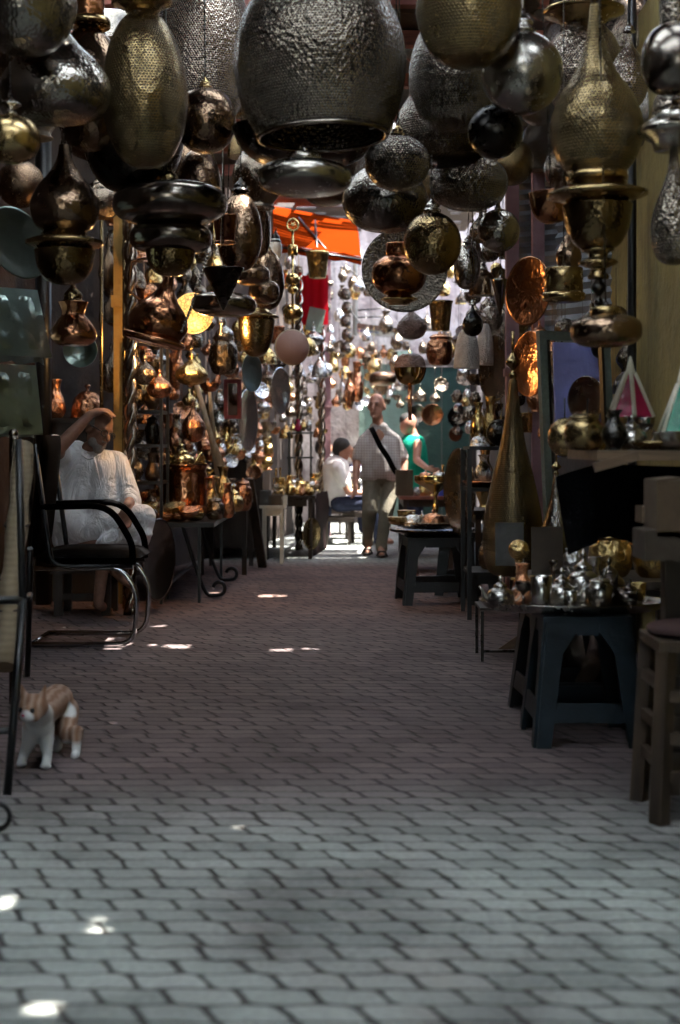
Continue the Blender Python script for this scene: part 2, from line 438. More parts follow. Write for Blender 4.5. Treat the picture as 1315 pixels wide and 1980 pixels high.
# redder middle courses, darkened there and paled up front to paint in light falloff
band = t.ma('MULTIPLY', t.n('MapRange', {'interpolation_type': 'SMOOTHSTEP'}, Value=sx.outputs[1], i1=3.4, i2=4.8).outputs[0],
            t.n('MapRange', {'interpolation_type': 'SMOOTHSTEP'}, Value=sx.outputs[1], i1=13.6, i2=12.4).outputs[0])
col = t.mix(t.ma('MULTIPLY', band, 0.93), tint, t.mix(t.n('MapRange', {'interpolation_type': 'SMOOTHSTEP'}, Value=t.ma('ADD', sx.outputs[1], big), i1=9.0, i2=10.2).outputs[0], (0.120, 0.083, 0.085), (0.150, 0.080, 0.066)))
sh = t.ma('MULTIPLY_ADD', wn.outputs[0], 0.42, 0.78)
col = t.mix(1.0, col, t.n('CombineColor', Red=sh, Green=sh, Blue=sh).outputs[0], 'MULTIPLY')
col = t.mix(1.0, col, t.ramp(fine, [(0.3, 0.72), (0.7, 1.12)]), 'MULTIPLY')
stain = t.ramp(t.noise(1.7, ob, 5, 0.65, 0.4), [(0.28, 0.5), (0.5, 0.92), (0.75, 1.16)])
col = t.mix(1.0, col, stain, 'MULTIPLY')
col = t.mix(top, t.mix(t.noise(7, ob, 4), (0.016, 0.014, 0.013), (0.055, 0.05, 0.047)), col)
ht = t.ma('ADD', t.ma('MULTIPLY', jm, jx), t.ma('ADD', t.ma('MULTIPLY', wn.outputs[0], 0.25), t.ma('MULTIPLY', fine, 0.12)))
t.bsdf(col, t.ma('MULTIPLY_ADD', fine, 0.25, 0.6), 0.0, ht, 0.8, 0.012, **{'Specular IOR Level': 0.22}); M['street_pavers'] = t.m

# ------------------------------------------------------------------ lathe profiles (r 0..1, t 0..1 bottom to top)
def sup(p, n=18):
    return [(max(math.cos(a), 0) ** p, 0.5 + 0.5 * math.copysign(abs(math.sin(a)) ** p, math.sin(a))) for a in [-PI / 2 + PI * i / n for i in range(n + 1)]]
PROF = {
 'globe': (sup(1.0, 24), 0), 'disc': (sup(0.72, 26), 0), 'ovoid': (sup(0.9, 24), 0),
 'egg': ([(0, 0), (.3, .012), (.6, .07), (.85, .2), (.98, .36), (1, .46), (.95, .6), (.8, .77), (.55, .91), (.3, .98), (.25, 1)], 1),
 'pear': ([(0, 0), (.4, .008), (.72, .05), (.92, .14), (1, .27), (.95, .4), (.75, .54), (.5, .66), (.3, .78), (.19, .9), (.16, 1)], 1),
 'drop': ([(0, 0), (.45, 0), (.62, .015), (.85, .09), (1, .23), (.97, .34), (.78, .47), (.5, .58), (.3, .7), (.17, .84), (.1, 1)], 1),
 'onion': ([(0, 0), (.3, 0), (.75, .1), (1, .32), (.9, .52), (.55, .7), (.22, .84), (.12, 1)], 1),
 'cauldron': ([(0, .55), (.55, .5), (.66, .2), (.70, .03), (.715, .002), (.73, 0), (.765, .012), (.80, .04), (.83, .075), (.92, .19), (.985, .35), (1, .47), (.96, .63), (.82, .81), (.58, .94), (.36, 1)], 1),
 'bell': ([(0, 0), (.9, 0), (1, .03), (.98, .25), (.88, .55), (.65, .82), (.3, 1)], 1),
 'bowl': ([(0, 0), (.3, .015), (.65, .15), (.9, .5), (1, .92), (1, 1), (.92, 1)], 1),
 'dish': ([(0, 0), (.55, 0), (.62, .2), (.9, .35), (1, .42), (1, .52), (.85, .62), (.62, .74), (.58, .85), (.5, .95), (.46, 1), (0, 1)], 0),
 'stem': ([(0, 0), (.5, 0), (.55, .1), (.35, .25), (.4, .35), (.9, .48), (1, .55), (.9, .62), (.45, .72), (.5, .85), (.8, .95), (.8, 1), (0, 1)], 0),
 'cone': ([(0, 0), (.05, .0), (.96, .94), (1, .96), (1, 1), (0, 1)], 0),
 'cyl': ([(0, 0), (.95, 0), (1, .03), (1, .95), (.95, 1), (0, 1)], 0),
 'cap': ([(0, 0), (1, 0), (1, .18), (.72, .26), (.78, .42), (.7, .55), (.42, .72), (.2, .86), (.2, 1), (0, 1)], 0),
 'finial': ([(0, 0), (.25, .05), (.6, .25), (.3, .42), (.9, .6), (1, .72), (.6, .88), (.3, 1), (0, 1)], 1),
 'bucket': ([(0, 0), (.68, 0), (.72, .02), (.94, .92), (1, .94), (1, 1), (.93, 1), (.66, .06), (0, .06)], 0),
 'bottle': ([(0, 0), (.75, 0), (.95, .05), (1, .16), (.95, .26), (.75, .4), (.48, .54), (.3, .66), (.2, .8), (.17, .93), (.24, .96), (.24, 1), (0, 1)], 1),
 'plate': ([(0, 0), (.6, 0), (.7, .25), (.95, .6), (1, .8), (1, 1), (.95, .9), (.68, .5), (.6, .3), (0, .3)], 0),
 'cup': ([(0, 0), (.5, 0), (.7, .05), (.9, .4), (.95, 1), (.88, 1), (.8, .4), (.6, .12), (0, .1)], 0),
 'pot': ([(0, 0), (.6, 0), (.9, .15), (1, .4), (.92, .65), (.7, .78), (.78, .84), (.5, .92), (.15, .95), (.12, 1), (0, 1)], 1),
 'jug': ([(0, 0), (.6, 0), (.95, .12), (1, .3), (.75, .55), (.5, .72), (.6, .92), (.66, 1), (.56, 1)], 1),
 'vase': ([(0, 0), (.55, 0), (.5, .06), (.9, .25), (1, .42), (.75, .62), (.4, .78), (.45, .92), (.62, 1), (.5, 1)], 1),
 'goblet': ([(0, 0), (.7, 0), (.65, .04), (.2, .1), (.12, .3), (.25, .4), (.12, .5), (.3, .58), (.85, .72), (1, .9), (1, 1), (.9, 1)], 1),
 'tazza': ([(0, 0), (.35, 0), (.33, .06), (.1, .15), (.16, .3), (.08, .45), (.14, .62), (.5, .74), (.95, .86), (1, .95), (.95, 1), (.5, .84), (0, .8)], 1),
 'stick': ([(0, 0), (1, 0), (.9, .05), (.3, .1), (.25, .3), (.5, .38), (.22, .46), (.22, .7), (.5, .78), (.25, .84), (.5, .92), (.5, 1), (0, 1)], 0),
 'dome': ([(0, 0), (1, 0), (1, .06), (.95, .3), (.78, .58), (.45, .76), (.12, .82), (.1, .88), (.18, .94), (.1, 1), (0, 1)], 1),
}
def prof(kind, r, h):
    p, sm = PROF[kind]
    p = [(a * r, b * h) for a, b in p]
    if sm: p = [(max(a, 0.0), b) for a, b in catmull(p, 5)]
    p[0] = (max(p[0][0], 1e-5), p[0][1])
    return p

# ------------------------------------------------------------------ hanging lanterns
ROOF_Z = 3.62
LG = 'metal lanterns hung over the street'
def hang(name, label, cx, d, segs, chain=True, cat='lantern', group=LG, ctop=None, seg=48):
    """segs: (part name, profile, y0, y1, width, material) in photograph pixels at distance d, from top to bottom"""
    s = F / d
    yb = max(q[3] for q in segs); yt = min(q[2] for q in segs)
    o = P(cx, yb, d)
    root = thing(name, label, cat, o, group)
    root.rotation_euler = (random.uniform(-.035, .035), random.uniform(-.035, .035), random.uniform(0, 6.28))
    for part, kind, y0, y1, w, m in segs:
        z = (yb - y1) / s
        MB().lathe(prof(kind, w / s / 2, (y1 - y0) / s), seg if w > 60 else 28, (0, 0, z)).build(part, M[m], root)
    zt = (yb - yt) / s
    rr = max(0.010, 3.5 / s)
    tor = [(math.cos(a) * rr, 0, zt + rr * 0.8 + math.sin(a) * rr) for a in [2 * PI * i / 14 for i in range(15)]]
    MB().tube(tor, rr * 0.22, 6, False).build('hanging_ring', M['iron_dark'], root)
    if chain:
        top = (ctop if ctop is not None else ROOF_Z - 0.06) - o.z
        if top > zt + 0.05:
            MB().tube([(0, 0, zt + rr * 1.6), (0, 0, top)], 0.003, 6).build('chain', M['iron_dark'], root)
    return root
def simple(name, label, kind, cx, y0, y1, w, d, m, capm='brass_smooth', cap=0.22, caph=None, **kw):
    segs = [('body', kind, y0, y1, w, m)]
    if cap:
        ch = caph or w * cap * 0.8
        segs.append(('cap', 'cap', y0 - ch, y0 + w * 0.006, w * cap, capm))
    return hang(name, label, cx, d, segs, **kw)

simple('egg_lantern', 'dark pewter egg lantern cut off above the pewter pear lantern', 'egg', 45, -120, 106, 200, 4.9, 'pewter_hammered')
simple('pear_lantern', 'round bellied pewter pear lantern with a pale shoulder, in front of the brass egg lantern', 'pear', 110, 20, 238, 212, 5.3, 'pewter_hammered', cap=0.16)
hang('pear_lantern', 'coppery brown pear lantern with a brass collar, squeezed behind the pewter pear', 172, 6.0,
     [('neck', 'cyl', -40, 36, 60, 'copper_lamp'), ('collar', 'cyl', 36, 50, 84, 'brass_smooth'), ('body', 'egg', 48, 292, 138, 'brass_brown')])
hang('egg_lantern', 'tall olive brass egg lantern with a wide brass dish on its top', 284, 5.6,
     [('dish', 'dish', -14, 24, 118, 'brass_smooth'), ('body', 'egg', 20, 326, 166, 'brass_pierced')])
simple('egg_lantern', 'nearly black egg lantern low behind the olive brass egg', 'egg', 256, 120, 376, 196, 6.3, 'iron_dark')
simple('globe_lantern', 'large pierced silvery brown globe lantern beside the biggest lantern', 'ovoid', 388, -70, 262, 190, 6.7, 'pewter_bright')
simple('disc_lantern', 'flattened brown lantern under the silvery brown globe', 'ovoid', 398, 170, 296, 118, 6.2, 'brass_brown')
hang('cauldron_lantern', 'huge pierced pewter cauldron lantern, biggest of all over the street', 624, 5.3,
     [('body', 'cauldron', -48, 262, 334, 'pewter_pierced'), ], seg=72)
_r = [o for o in C.objects if o.name.startswith('cauldron_lantern')][0]
MB().tube([(math.cos(a) * .238, math.sin(a) * .238, -.004) for a in [2 * PI * i / 60 for i in range(61)]], .009, 8, False).build('base_rim', M['pewter_smooth'], _r)
for a_ in range(3): MB().box((.205 * math.cos(a_ * 2.09), .205 * math.sin(a_ * 2.09), .012), (.05, .012, .012), Matrix.Rotation(a_ * 2.09, 3, 'Z')).build('rim_bracket', M['iron_dark'], _r)
simple('bowl_lantern', 'wide black bowl lantern in the shadow below the biggest lantern', 'bowl', 594, 246, 324, 286, 6.1, 'iron_dark', cap=0)
hang('disc_lantern', 'shiny flat silver disc lantern hanging under the biggest lantern', 589, 5.2,
     [('stem', 'cyl', 284, 298, 14, 'silver_old'), ('cap', 'cyl', 297, 316, 62, 'silver_old'), ('body', 'disc', 313, 375, 182, 'silver_old')], chain=False)
simple('egg_lantern', 'dark olive brass egg lantern cut off above the silver globe', 'egg', 906, -130, 132, 204, 4.9, 'brass_pierced')
simple('pear_lantern', 'blackish pierced pear lantern behind the dark olive egg', 'egg', 884, 20, 258, 180, 5.7, 'pewter_pierced')
simple('bell_lantern', 'broad pierced bell lantern with a brownish sheen beside the biggest lantern', 'pear', 858, 90, 312, 190, 6.4, 'pewter_pierced')
hang('globe_lantern', 'plain silver globe lantern with a knobbed cap on a thin stem', 1009, 5.1,
     [('stem', 'cyl', -30, 22, 8, 'silver_old'), ('cap', 'cap', 18, 66, 54, 'silver_old'), ('body', 'globe', 62, 222, 158, 'silver_old')])
simple('globe_lantern', 'small matt black globe lantern just below the silver globe', 'globe', 957, 203, 307, 106, 5.3, 'iron_dark')
hang('bell_lantern', 'pale silvery pierced bell lantern under a wide brass dish, behind the tall brass teardrop', 1128, 6.0,
     [('dish', 'dish', -2, 46, 158, 'brass_smooth'), ('body', 'egg', 38, 222, 156, 'pewter_bright')])
hang('teardrop_lantern', 'long brass teardrop lantern with dish, bowl and stem stacked below it', 1158, 4.8,
     [('body', 'drop', 10, 338, 178, 'brass_pierced'), ('collar', 'cyl', 334, 350, 118, 'brass_smooth'), ('dish', 'dish', 348, 402, 194, 'brass_smooth'),
      ('bowl', 'bowl', 396, 486, 134, 'brass_dark'), ('stem', 'stem', 482, 540, 78, 'brass_smooth'), ('finial', 'finial', 536, 600, 30, 'iron_dark')])
simple('pear_lantern', 'small shiny silver pear lantern behind the neck of the brass teardrop', 'onion', 1213, 62, 212, 78, 5.7, 'pewter_bright', 'silver_old', 0.3)
hang('egg_lantern', 'dark plum round lantern with a pierced neck, highest before the yellow wall', 1306, 4.4,
     [('neck', 'cyl', -60, 54, 58, 'pewter_pierced'), ('body', 'ovoid', 44, 188, 132, 'pewter_smooth')])
hang('bowl_lantern', 'silver rimmed dish lantern with a long dark bowl, in front of the yellow wall', 1308, 4.6,
     [('dome', 'bell', 168, 218, 80, 'pewter_bright'), ('dish', 'dish', 206, 290, 136, 'silver_old'), ('bowl', 'pear', 282, 512, 96, 'pewter_pierced')])
hang('globe_lantern', 'small green tinged brass globe lantern with a knob, by the left picture edge', 22, 4.9,
     [('knob', 'finial', 190, 228, 40, 'silver_old'), ('body', 'ovoid', 222, 316, 114, 'brass_smooth')])
hang('teardrop_lantern', 'brown brass teardrop lantern on a ridged dish above the copper jar lantern', 125, 5.6,
     [('body', 'pear', 280, 452, 132, 'brass_brown'), ('dish', 'dish', 444, 492, 150, 'brass_smooth'), ('bowl', 'bowl', 484, 550, 116, 'brass_dark')])
simple('disc_lantern', 'wide shiny flat disc lantern, upper of the two over the copper ewer', 'disc', 330, 357, 432, 222, 6.2, 'pewter_smooth', cap=0.2)
hang('disc_lantern', 'shiny flat disc lantern with a bowl under it, just over the copper ewer', 330, 6.3,
     [('body', 'disc', 430, 490, 160, 'pewter_smooth'), ('bowl', 'bowl', 484, 534, 96, 'brass_dark')], chain=False)
simple('bell_lantern', 'small brown brass bell lantern peeping out below the flattened brown lantern', 'bell', 385, 290, 364, 84, 7.0, 'brass_brown')
simple('pear_lantern', 'smooth brown pear lantern beside the hanging black cone', 'egg', 462, 372, 526, 88, 7.8, 'brass_brown', 'iron_dark', 0.4)
simple('pear_lantern', 'long smooth brown pear lantern with a thin neck beside the brown pears', 'pear', 490, 300, 500, 72, 9.0, 'brass_brown', cap=0)
simple('pear_lantern', 'pale brown egg lantern above the stacked flat brown lanterns', 'egg', 516, 484, 600, 66, 9.4, 'brass_brown')
simple('cone_shade', 'black metal cone hanging point down beside the lit amber disc', 'cone', 432, 518, 600, 80, 6.8, 'iron_dark', cap=0, cat='shade')
simple('disc_lantern', 'long flat pewter disc lantern below the black cone', 'disc', 432, 566, 612, 126, 7.4, 'pewter_smooth', cap=0.25)
simple('disc_lantern', 'flat brown disc lantern, upper of the pair by the white glass lantern', 'disc', 486, 512, 552, 72, 8.6, 'brass_brown', cap=0.3)
simple('disc_lantern', 'flat brown disc lantern, lower of the pair by the white glass lantern', 'disc', 510, 542, 588, 60, 8.9, 'brass_brown', cap=0.3)
hang('bell_lantern', 'dark brass bell pot lantern with a wide brim under the flat brown discs', 494, 9.2,
     [('brim', 'dish', 596, 626, 86, 'brass_smooth'), ('body', 'bowl', 618, 690, 70, 'brass_dark')])
hang('funnel_pot', 'small copper funnel pot hanging between the flat discs and brown pears', 436, 7.2,
     [('body', 'bucket', 416, 466, 50, 'copper_lamp'), ('foot', 'disc', 464, 474, 42, 'copper_lamp')], cat='pot')
simple('globe_lantern', 'dark pierced globe lantern tucked under the rim of the biggest lantern', 'globe', 768, 262, 370, 128, 5.9, 'pewter_pierced')
simple('bell_lantern', 'wide dark pewter dome lantern beside the orange awning', 'egg', 744, 318, 450, 168, 6.8, 'pewter_hammered')
simple('disc_lantern', 'dark pierced flattened lantern with reddish glints under the blackish pear', 'ovoid', 906, 300, 408, 152, 6.5, 'pewter_pierced')
simple('globe_lantern', 'brown brass globe lantern in front of the great round tray', 'globe', 837, 410, 532, 112, 6.3, 'brass_dark', 'silver_old', 0.3)
hang('globe_lantern', 'dark silver globe lantern with a long ringed neck, before the striped shutter', 966, 6.6,
     [('neck', 'stem', 352, 412, 26, 'silver_old'), ('body', 'globe', 404, 488, 82, 'pewter_hammered')])
hang('vase_lantern', 'copper vase lantern on a brass foot hanging in front of the great round tray', 772, 7.2,
     [('collar', 'cyl', 470, 496, 50, 'copper_lamp'), ('body', 'ovoid', 490, 574, 106, 'copper_lamp'), ('foot', 'dish', 566, 590, 72, 'gold_bright')])
hang('jar_lantern', 'dark copper jar lantern over a pale blue bowl, near the tin trays', 142, 6.4,
     [('cap', 'cap', 548, 590, 46, 'brass_smooth'), ('body', 'jug', 584, 668, 88, 'copper_lamp')])
hang('disc_lantern', 'dark brown squashed pierced lantern with a brass collar, by the black pole', 1173, 4.7,
     [('collar', 'cyl', 594, 612, 60, 'brass_smooth'), ('body', 'disc', 608, 672, 138, 'brass_brown')])
hang('pot_lantern', 'brass drum pot with a bulging bottom beside the copper plate', 1090, 5.9,
     [('body', 'cyl', 518, 566, 74, 'brass_smooth'), ('bulge', 'disc', 560, 586, 84, 'brass_smooth')])
hang('bowl_lantern', 'dark red brown bowl hung tilted beside the wide brass dish', 1068, 5.6, [('body', 'bowl', 372, 432, 88, 'copper_lamp')])
for (lab, kind, cx, y0, y1, w, d, m) in [
    ('small dark pierced lantern with a pointed tin cap, behind the brown brass globe', 'onion', 930, 410, 470, 44, 8.2, 'pewter_pierced'),
    ('dark pierced lantern on a string above the white glare, beside the great tray', 'egg', 902, 470, 560, 52, 8.4, 'pewter_hammered'),
    ('brown dome lantern beside the pink post', 'bell', 934, 522, 572, 56, 8.6, 'brass_brown'),
    ('little dark spindle lantern ending in a long spike, before the pink post', 'cone', 966, 540, 612, 34, 8.2, 'pewter_smooth'),
    ('little black urn lantern between the plastic wrapped lanterns', 'onion', 914, 590, 650, 40, 8.0, 'iron_dark'),
    ('dark spindle lantern hung beside the white glare near the awning', 'onion', 916, 430, 520, 30, 9.2, 'pewter_hammered'),
    ('brown pear lantern under the wide brass dish, near the black pole', 'pear', 1100, 440, 520, 50, 6.6, 'brass_brown'),
    ('pale silver lantern half hidden behind the brown dome', 'egg', 950, 590, 640, 44, 9.6, 'pewter_bright'),
]:
    simple('small_lantern', lab, kind, cx, y0, y1, w, d, M and m, 'silver_old', 0.35)

# ------------------------------------------------------------------ trays and plates hung upright
def upright(name, label, cx, cy, wx, wy, d, m, side=1, cat='tray', depth=0.12, group=None, square=False, lean=0.0):
    s = F / d; r = wy / s / 2
    yaw = side * math.acos(min(1.0, wx / wy))
    Mx = Matrix.Rotation(yaw, 3, 'Z') @ Matrix.Rotation(R(90) + lean, 3, 'X')
    mb = MB()
    if square:
        a = r; Mr = Mx
        g = [[Mr @ Vector(((i / 8 * 2 - 1) * a, (j / 8 * 2 - 1) * a, 0.02 * math.sin(i * 2.1 + j) - 0.06 * (max(abs(i / 4 - 1), abs(j / 4 - 1)) > 0.9))) for j in range(9)] for i in range(9)]
        mb.sheet(g)
        mb.box((0, 0, 0), (2 * a, 2 * a, 0.006), Mr)
    else:
        mb.lathe(prof('plate', r, r * depth), 40, (0, 0, 0), Mx)
    return solo(name, mb, M[m], label, cat, P(cx, cy, d), group)
upright('round_tray', 'great round pierced tray behind the copper vase lantern', 782, 522, 166, 166, 8.6, 'pewter_pierced')
upright('round_tray', 'copper plate with a scalloped rim facing the street beside the pink post', 1026, 563, 72, 134, 7.4, 'copper_lamp', -1, 'plate')
upright('round_tray', 'glowing orange copper plate hung below the scalloped copper plate', 1030, 704, 58, 128, 7.6, 'shop_copper', -1, 'plate')
upright('tin_tray', 'round bluish tin tray, upper of the hung trays at the picture edge', 30, 472, 92, 150, 6.2, 'tin_sheet', 1, lean=-.3)
upright('tin_tray', 'square hammered greenish tin tray below the round bluish tray', 18, 622, 116, 150, 6.3, 'tin_sheet', 1, square=True, lean=-.42)
upright('tin_tray', 'dark green square tin tray, lowest of the hung trays beside the seated man', 14, 772, 104, 140, 6.5, 'tin_sheet', 1, square=True, lean=-.2)
upright('round_tray', 'pale green enamel plate seen half edge on among the hung goods', 484, 720, 34, 76, 11.2, 'tin_sheet', 1, 'plate')
upright('round_tray', 'silver crescent shaped tray edge below the pale green plate', 474, 812, 30, 122, 11.6, 'shop_silver', 1)
upright('round_tray', 'silver tray edge beside the twisted pole', 538, 756, 34, 92, 13.0, 'shop_silver', 1)
upright('round_tray', 'dark round plate behind the wrapped lanterns by the pink post', 962, 712, 50, 130, 9.8, 'shop_dark', -1, 'plate')
upright('round_tray', 'round red brown plate leaning on the green gate', 836, 802, 42, 42, 17.5, 'copper_lamp', 1, 'plate')
upright('round_tray', 'round black plate leaning on the green gate', 884, 806, 40, 42, 17.4, 'iron_dark', 1, 'plate')
upright('round_tray', 'little dark plate under the red brown plate on the gate', 880, 840, 26, 28, 17.2, 'copper_lamp', 1, 'plate')
upright('round_tray', 'grey plate beside the red brown plate on the gate', 806, 800, 36, 36, 17.6, 'pewter_smooth', 1, 'plate')
upright('blue_bowl', 'pale blue tin bowl under the copper jar lantern', 158, 678, 66, 66, 6.9, 'tin_sheet', 1, 'bowl', 0.5)
upright('hand_mirror', 'tall oval silver tray standing on the black plastic stool', 896, 950, 46, 168, 9.3, 'silver_old', -1)
upright('brass_plate', 'big brass disc standing on the ground against the dark counter', 600, 1032, 34, 62, 13.4, 'brass_smooth', 1)
upright('round_tray', 'large round metal tray leaning behind the blue stool', 1094, 1250, 150, 168, 5.9, 'pewter_smooth', -1)
upright('round_tray', 'dark steel tray edge leaning behind the seated man', 300, 1082, 44, 160, 9.1, 'pewter_smooth', 1)
upright('silver_platter', 'silver platter lying in the shadow under the empty chair', 160, 1120, 130, 100, 9.9, 'pewter_bright', 1)

# lit amber lamp disc
o = MB().lathe([(1e-5, 0), (0.205, 0), (0.21, 0.012), (0.2, 0.03), (1e-5, 0.05)], 40, (0, 0, 0), Matrix.Rotation(R(90), 3, 'X')).build('amber_lamp', M['lit_disc'])
o.location = P(374, 606, 9.0); o.scale = (0.62, 1, 0.62)
tag(o, 'lit amber filigree lamp disc glowing behind the flat pewter lantern', 'lamp')

bl = bpy.data.lights.new('amber_bulb', 'POINT'); bl.energy = 5.0; bl.color = (1.0, 0.55, 0.2); bl.shadow_soft_size = .06
bo = bpy.data.objects.new('amber_bulb', bl); C.objects.link(bo); bo.location = P(380, 640, 9.0)
# copper ewer with a tilted body and beaded chain beside it
s = F / 6.9
root = thing('copper_ewer', 'big gleaming copper ewer hung tilted before the lit amber disc', 'ewer', P(296, 664, 6.9), None)
root.rotation_euler = (0, R(14), 0)
MB().lathe(prof('drop', 58 / s, 150 / s), 48, (0, 0, 0)).build('body', M['copper_lamp'], root)
MB().lathe(prof('stem', 20 / s, 60 / s), 28, (0, 0, 138 / s)).build('neck', M['copper_lamp'], root)
MB().lathe(prof('disc', 62 / s, 22 / s), 48, (0, 0, -4 / s)).build('foot', M['copper_lamp'], root)
MB().tube([(-0.05, 0, 0.16), (-0.18, 0, 0.22), (-0.20, 0, 0.36), (-0.06, 0, 0.43)], 0.009, 8).build('handle', M['copper_lamp'], root)
mb = MB()
pa, pb = P(352, 640, 6.7), P(402, 490, 6.7)
for i in range(26):
    q = pa.lerp(pb, i / 25); q.z -= 0.02 * math.sin(PI * i / 25)
    mb.ell(q, (0.008, 0.008, 0.008), None, 8, 6)
mb.tube([pb, pb + Vector((0.06, 0, 0.03)), pb + Vector((0.08, 0, 0.9))], 0.003, 6)
o = solo('bead_chain', mb, M['silver_old'], 'beaded metal chain looping down beside the lit amber disc', 'chain')

# ------------------------------------------------------------------ small shop vessels (unit size, shared meshes)
UNIT = {}
def unit(kind):
    """list of (part name, MB) in a 1 m tall, 1 m wide unit"""
    L = []
    if kind == 'teapot':
        L.append(('body', MB().lathe(catmull([(1e-5, 0), (.28, 0), (.3, .03), (.42, .16), (.46, .32), (.38, .5), (.22, .6), (.23, .63)], 4), 24)))
        L.append(('lid', MB().lathe(catmull([(.23, .63), (.2, .7), (.08, .77), (.04, .82), (.08, .89), (.04, .96), (1e-5, 1)], 3), 20)))
        L.append(('spout', MB().tube([(.38, 0, .22), (.54, 0, .34), (.6, 0, .52), (.72, 0, .66)], [.1, .07, .045, .03], 10)))
        L.append(('handle', MB().tube([(-.36, 0, .5), (-.52, 0, .62), (-.68, 0, .56), (-.7, 0, .36), (-.58, 0, .2), (-.42, 0, .2)], .03, 8)))
    elif kind == 'jug':
        L.append(('body', MB().lathe(prof('jug', .42, 1), 24)))
        L.append(('handle', MB().tube([(-.26, 0, .92), (-.5, 0, .95), (-.58, 0, .7), (-.4, 0, .36)], .03, 8)))
    elif kind == 'pot':
        L.append(('body', MB().lathe(prof('pot', .42, 1), 24)))
        for sg in (-1, 1):
            L.append(('handle', MB().tube([(sg * .38, 0, .55), (sg * .5, 0, .6), (sg * .52, 0, .4), (sg * .41, 0, .36)], .025, 8)))
    elif kind == 'ladle':
        L.append(('bowl', MB().lathe(prof('bowl', .5, .3), 20)))
        L.append(('handle', MB().tube([(.45, 0, .28), (.5, 0, .6), (.5, 0, 1)], .05, 8)))
    elif kind == 'hanger':
        L.append(('body', MB().lathe(prof('onion', .5, .72), 24)))
        L.append(('cap', MB().lathe(prof('cap', .12, .14), 14, (0, 0, .7))))
        L.append(('stem', MB().tube([(0, 0, .82), (0, 0, 1)], .02, 6)))
    elif kind == 'belllamp':
        L.append(('body', MB().lathe(prof('bell', .5, .66), 24)))
        L.append(('cap', MB().lathe(prof('cap', .16, .16), 14, (0, 0, .64))))
        L.append(('stem', MB().tube([(0, 0, .78), (0, 0, 1)], .02, 6)))
    elif kind == 'spindle':
        L.append(('body', MB().lathe(prof('stem', .5, 1), 16)))
    elif kind == 'standplate':
        L.append(('body', MB().lathe(prof('plate', .5, .08), 28, (0, 0, .5), Matrix.Rotation(R(78), 3, 'X'))))
    else:
        L.append(('body', MB().lathe(prof(kind, .5, 1), 24)))
    return L
def vessel(name, kind, m, w, h, loc, label, cat, group=None, rz=None, parts=False, tilt=0.0, cord=False):
    key = (kind, m, parts, cord)
    if key not in UNIT:
        L = unit(kind)
        if parts: UNIT[key] = [(p, b.mesh(p, M[m])) for p, b in L]
        else:
            a = MB()
            for p, b in L: a.add(b)
            if cord: a.tube([(0, 0, .93), (0, 0, 2.4)], .014, 5)
            UNIT[key] = [(None, a.mesh(name, M[m]))]
    rz = random.uniform(0, 6.28) if rz is None else rz
    if parts:
        o = thing(name, label, cat, loc, group)
        for p, me in UNIT[key]:
            c = bpy.data.objects.new(p, me); C.objects.link(c); c.parent = o
    else:
        o = bpy.data.objects.new(name, UNIT[key][0][1]); C.objects.link(o); o.location = loc
        tag(o, label, cat, group)
    o.scale = (w, w, h); o.rotation_euler = (tilt, 0, rz)
    return o
NAMES = {'teapot': 'teapot', 'jug': 'jug', 'pot': 'lidded_pot', 'bowl': 'bowl', 'cup': 'cup', 'vase': 'vase', 'goblet': 'goblet', 'stick': 'candlestick',
         'plate': 'plate', 'bucket': 'bucket', 'dome': 'domed_lid', 'hanger': 'hanging_lantern', 'belllamp': 'bell_lantern', 'spindle': 'spindle_lantern',
         'standplate': 'plate', 'tazza': 'footed_dish', 'ladle': 'ladle', 'bottle': 'bottle', 'globe': 'ball', 'disc': 'disc_lantern', 'cyl': 'canister'}
MATW = {'tea_silver': 'silver', 'tea_dark': 'dark silver', 'shop_brass': 'brass', 'shop_copper': 'copper', 'shop_silver': 'silver', 'shop_dark': 'dark metal', 'gold_bright': 'bright gold', 'iron_dark': 'black iron'}
def words(kind): return NAMES[kind].replace('_', ' ')

# ------------------------------------------------------------------ tables, stools, racks
def legs4(root, X0, X1, Y0, Y1, z, w, m, name='leg'):
    for x in (X0 + w, X1 - w):
        for y in (Y0 + w, Y1 - w):
            MB().box((x, y, z / 2), (w, w, z)).build(name, m, root)
def table(name, label, X0, X1, Y0, Y1, z, top, legm, th=0.03, lw=0.04, cat='table', rail=True):
    cx, cy = (X0 + X1) / 2, (Y0 + Y1) / 2
    r = thing(name, label, cat, (cx, cy, 0))
    a, b, c, d = X0 - cx, X1 - cx, Y0 - cy, Y1 - cy
    MB().box((0, 0, z - th / 2), (b - a, d - c, th)).build('table_top', M[top], r)
    legs4(r, a + 0.01, b - 0.01, c + 0.01, d - 0.01, z - th, lw, M[legm])
    if rail:
        mb = MB()
        for x in (a + 0.01 + lw, b - 0.01 - lw): mb.box((x, 0, z - th - 0.04), (lw * 0.6, d - c - 4 * lw, 0.06))
        for y in (c + 0.01 + lw, d - 0.01 - lw): mb.box((0, y, z - th - 0.04), (b - a - 4 * lw, lw * 0.6, 0.06))
        mb.build('apron', M[legm], r)
    return r
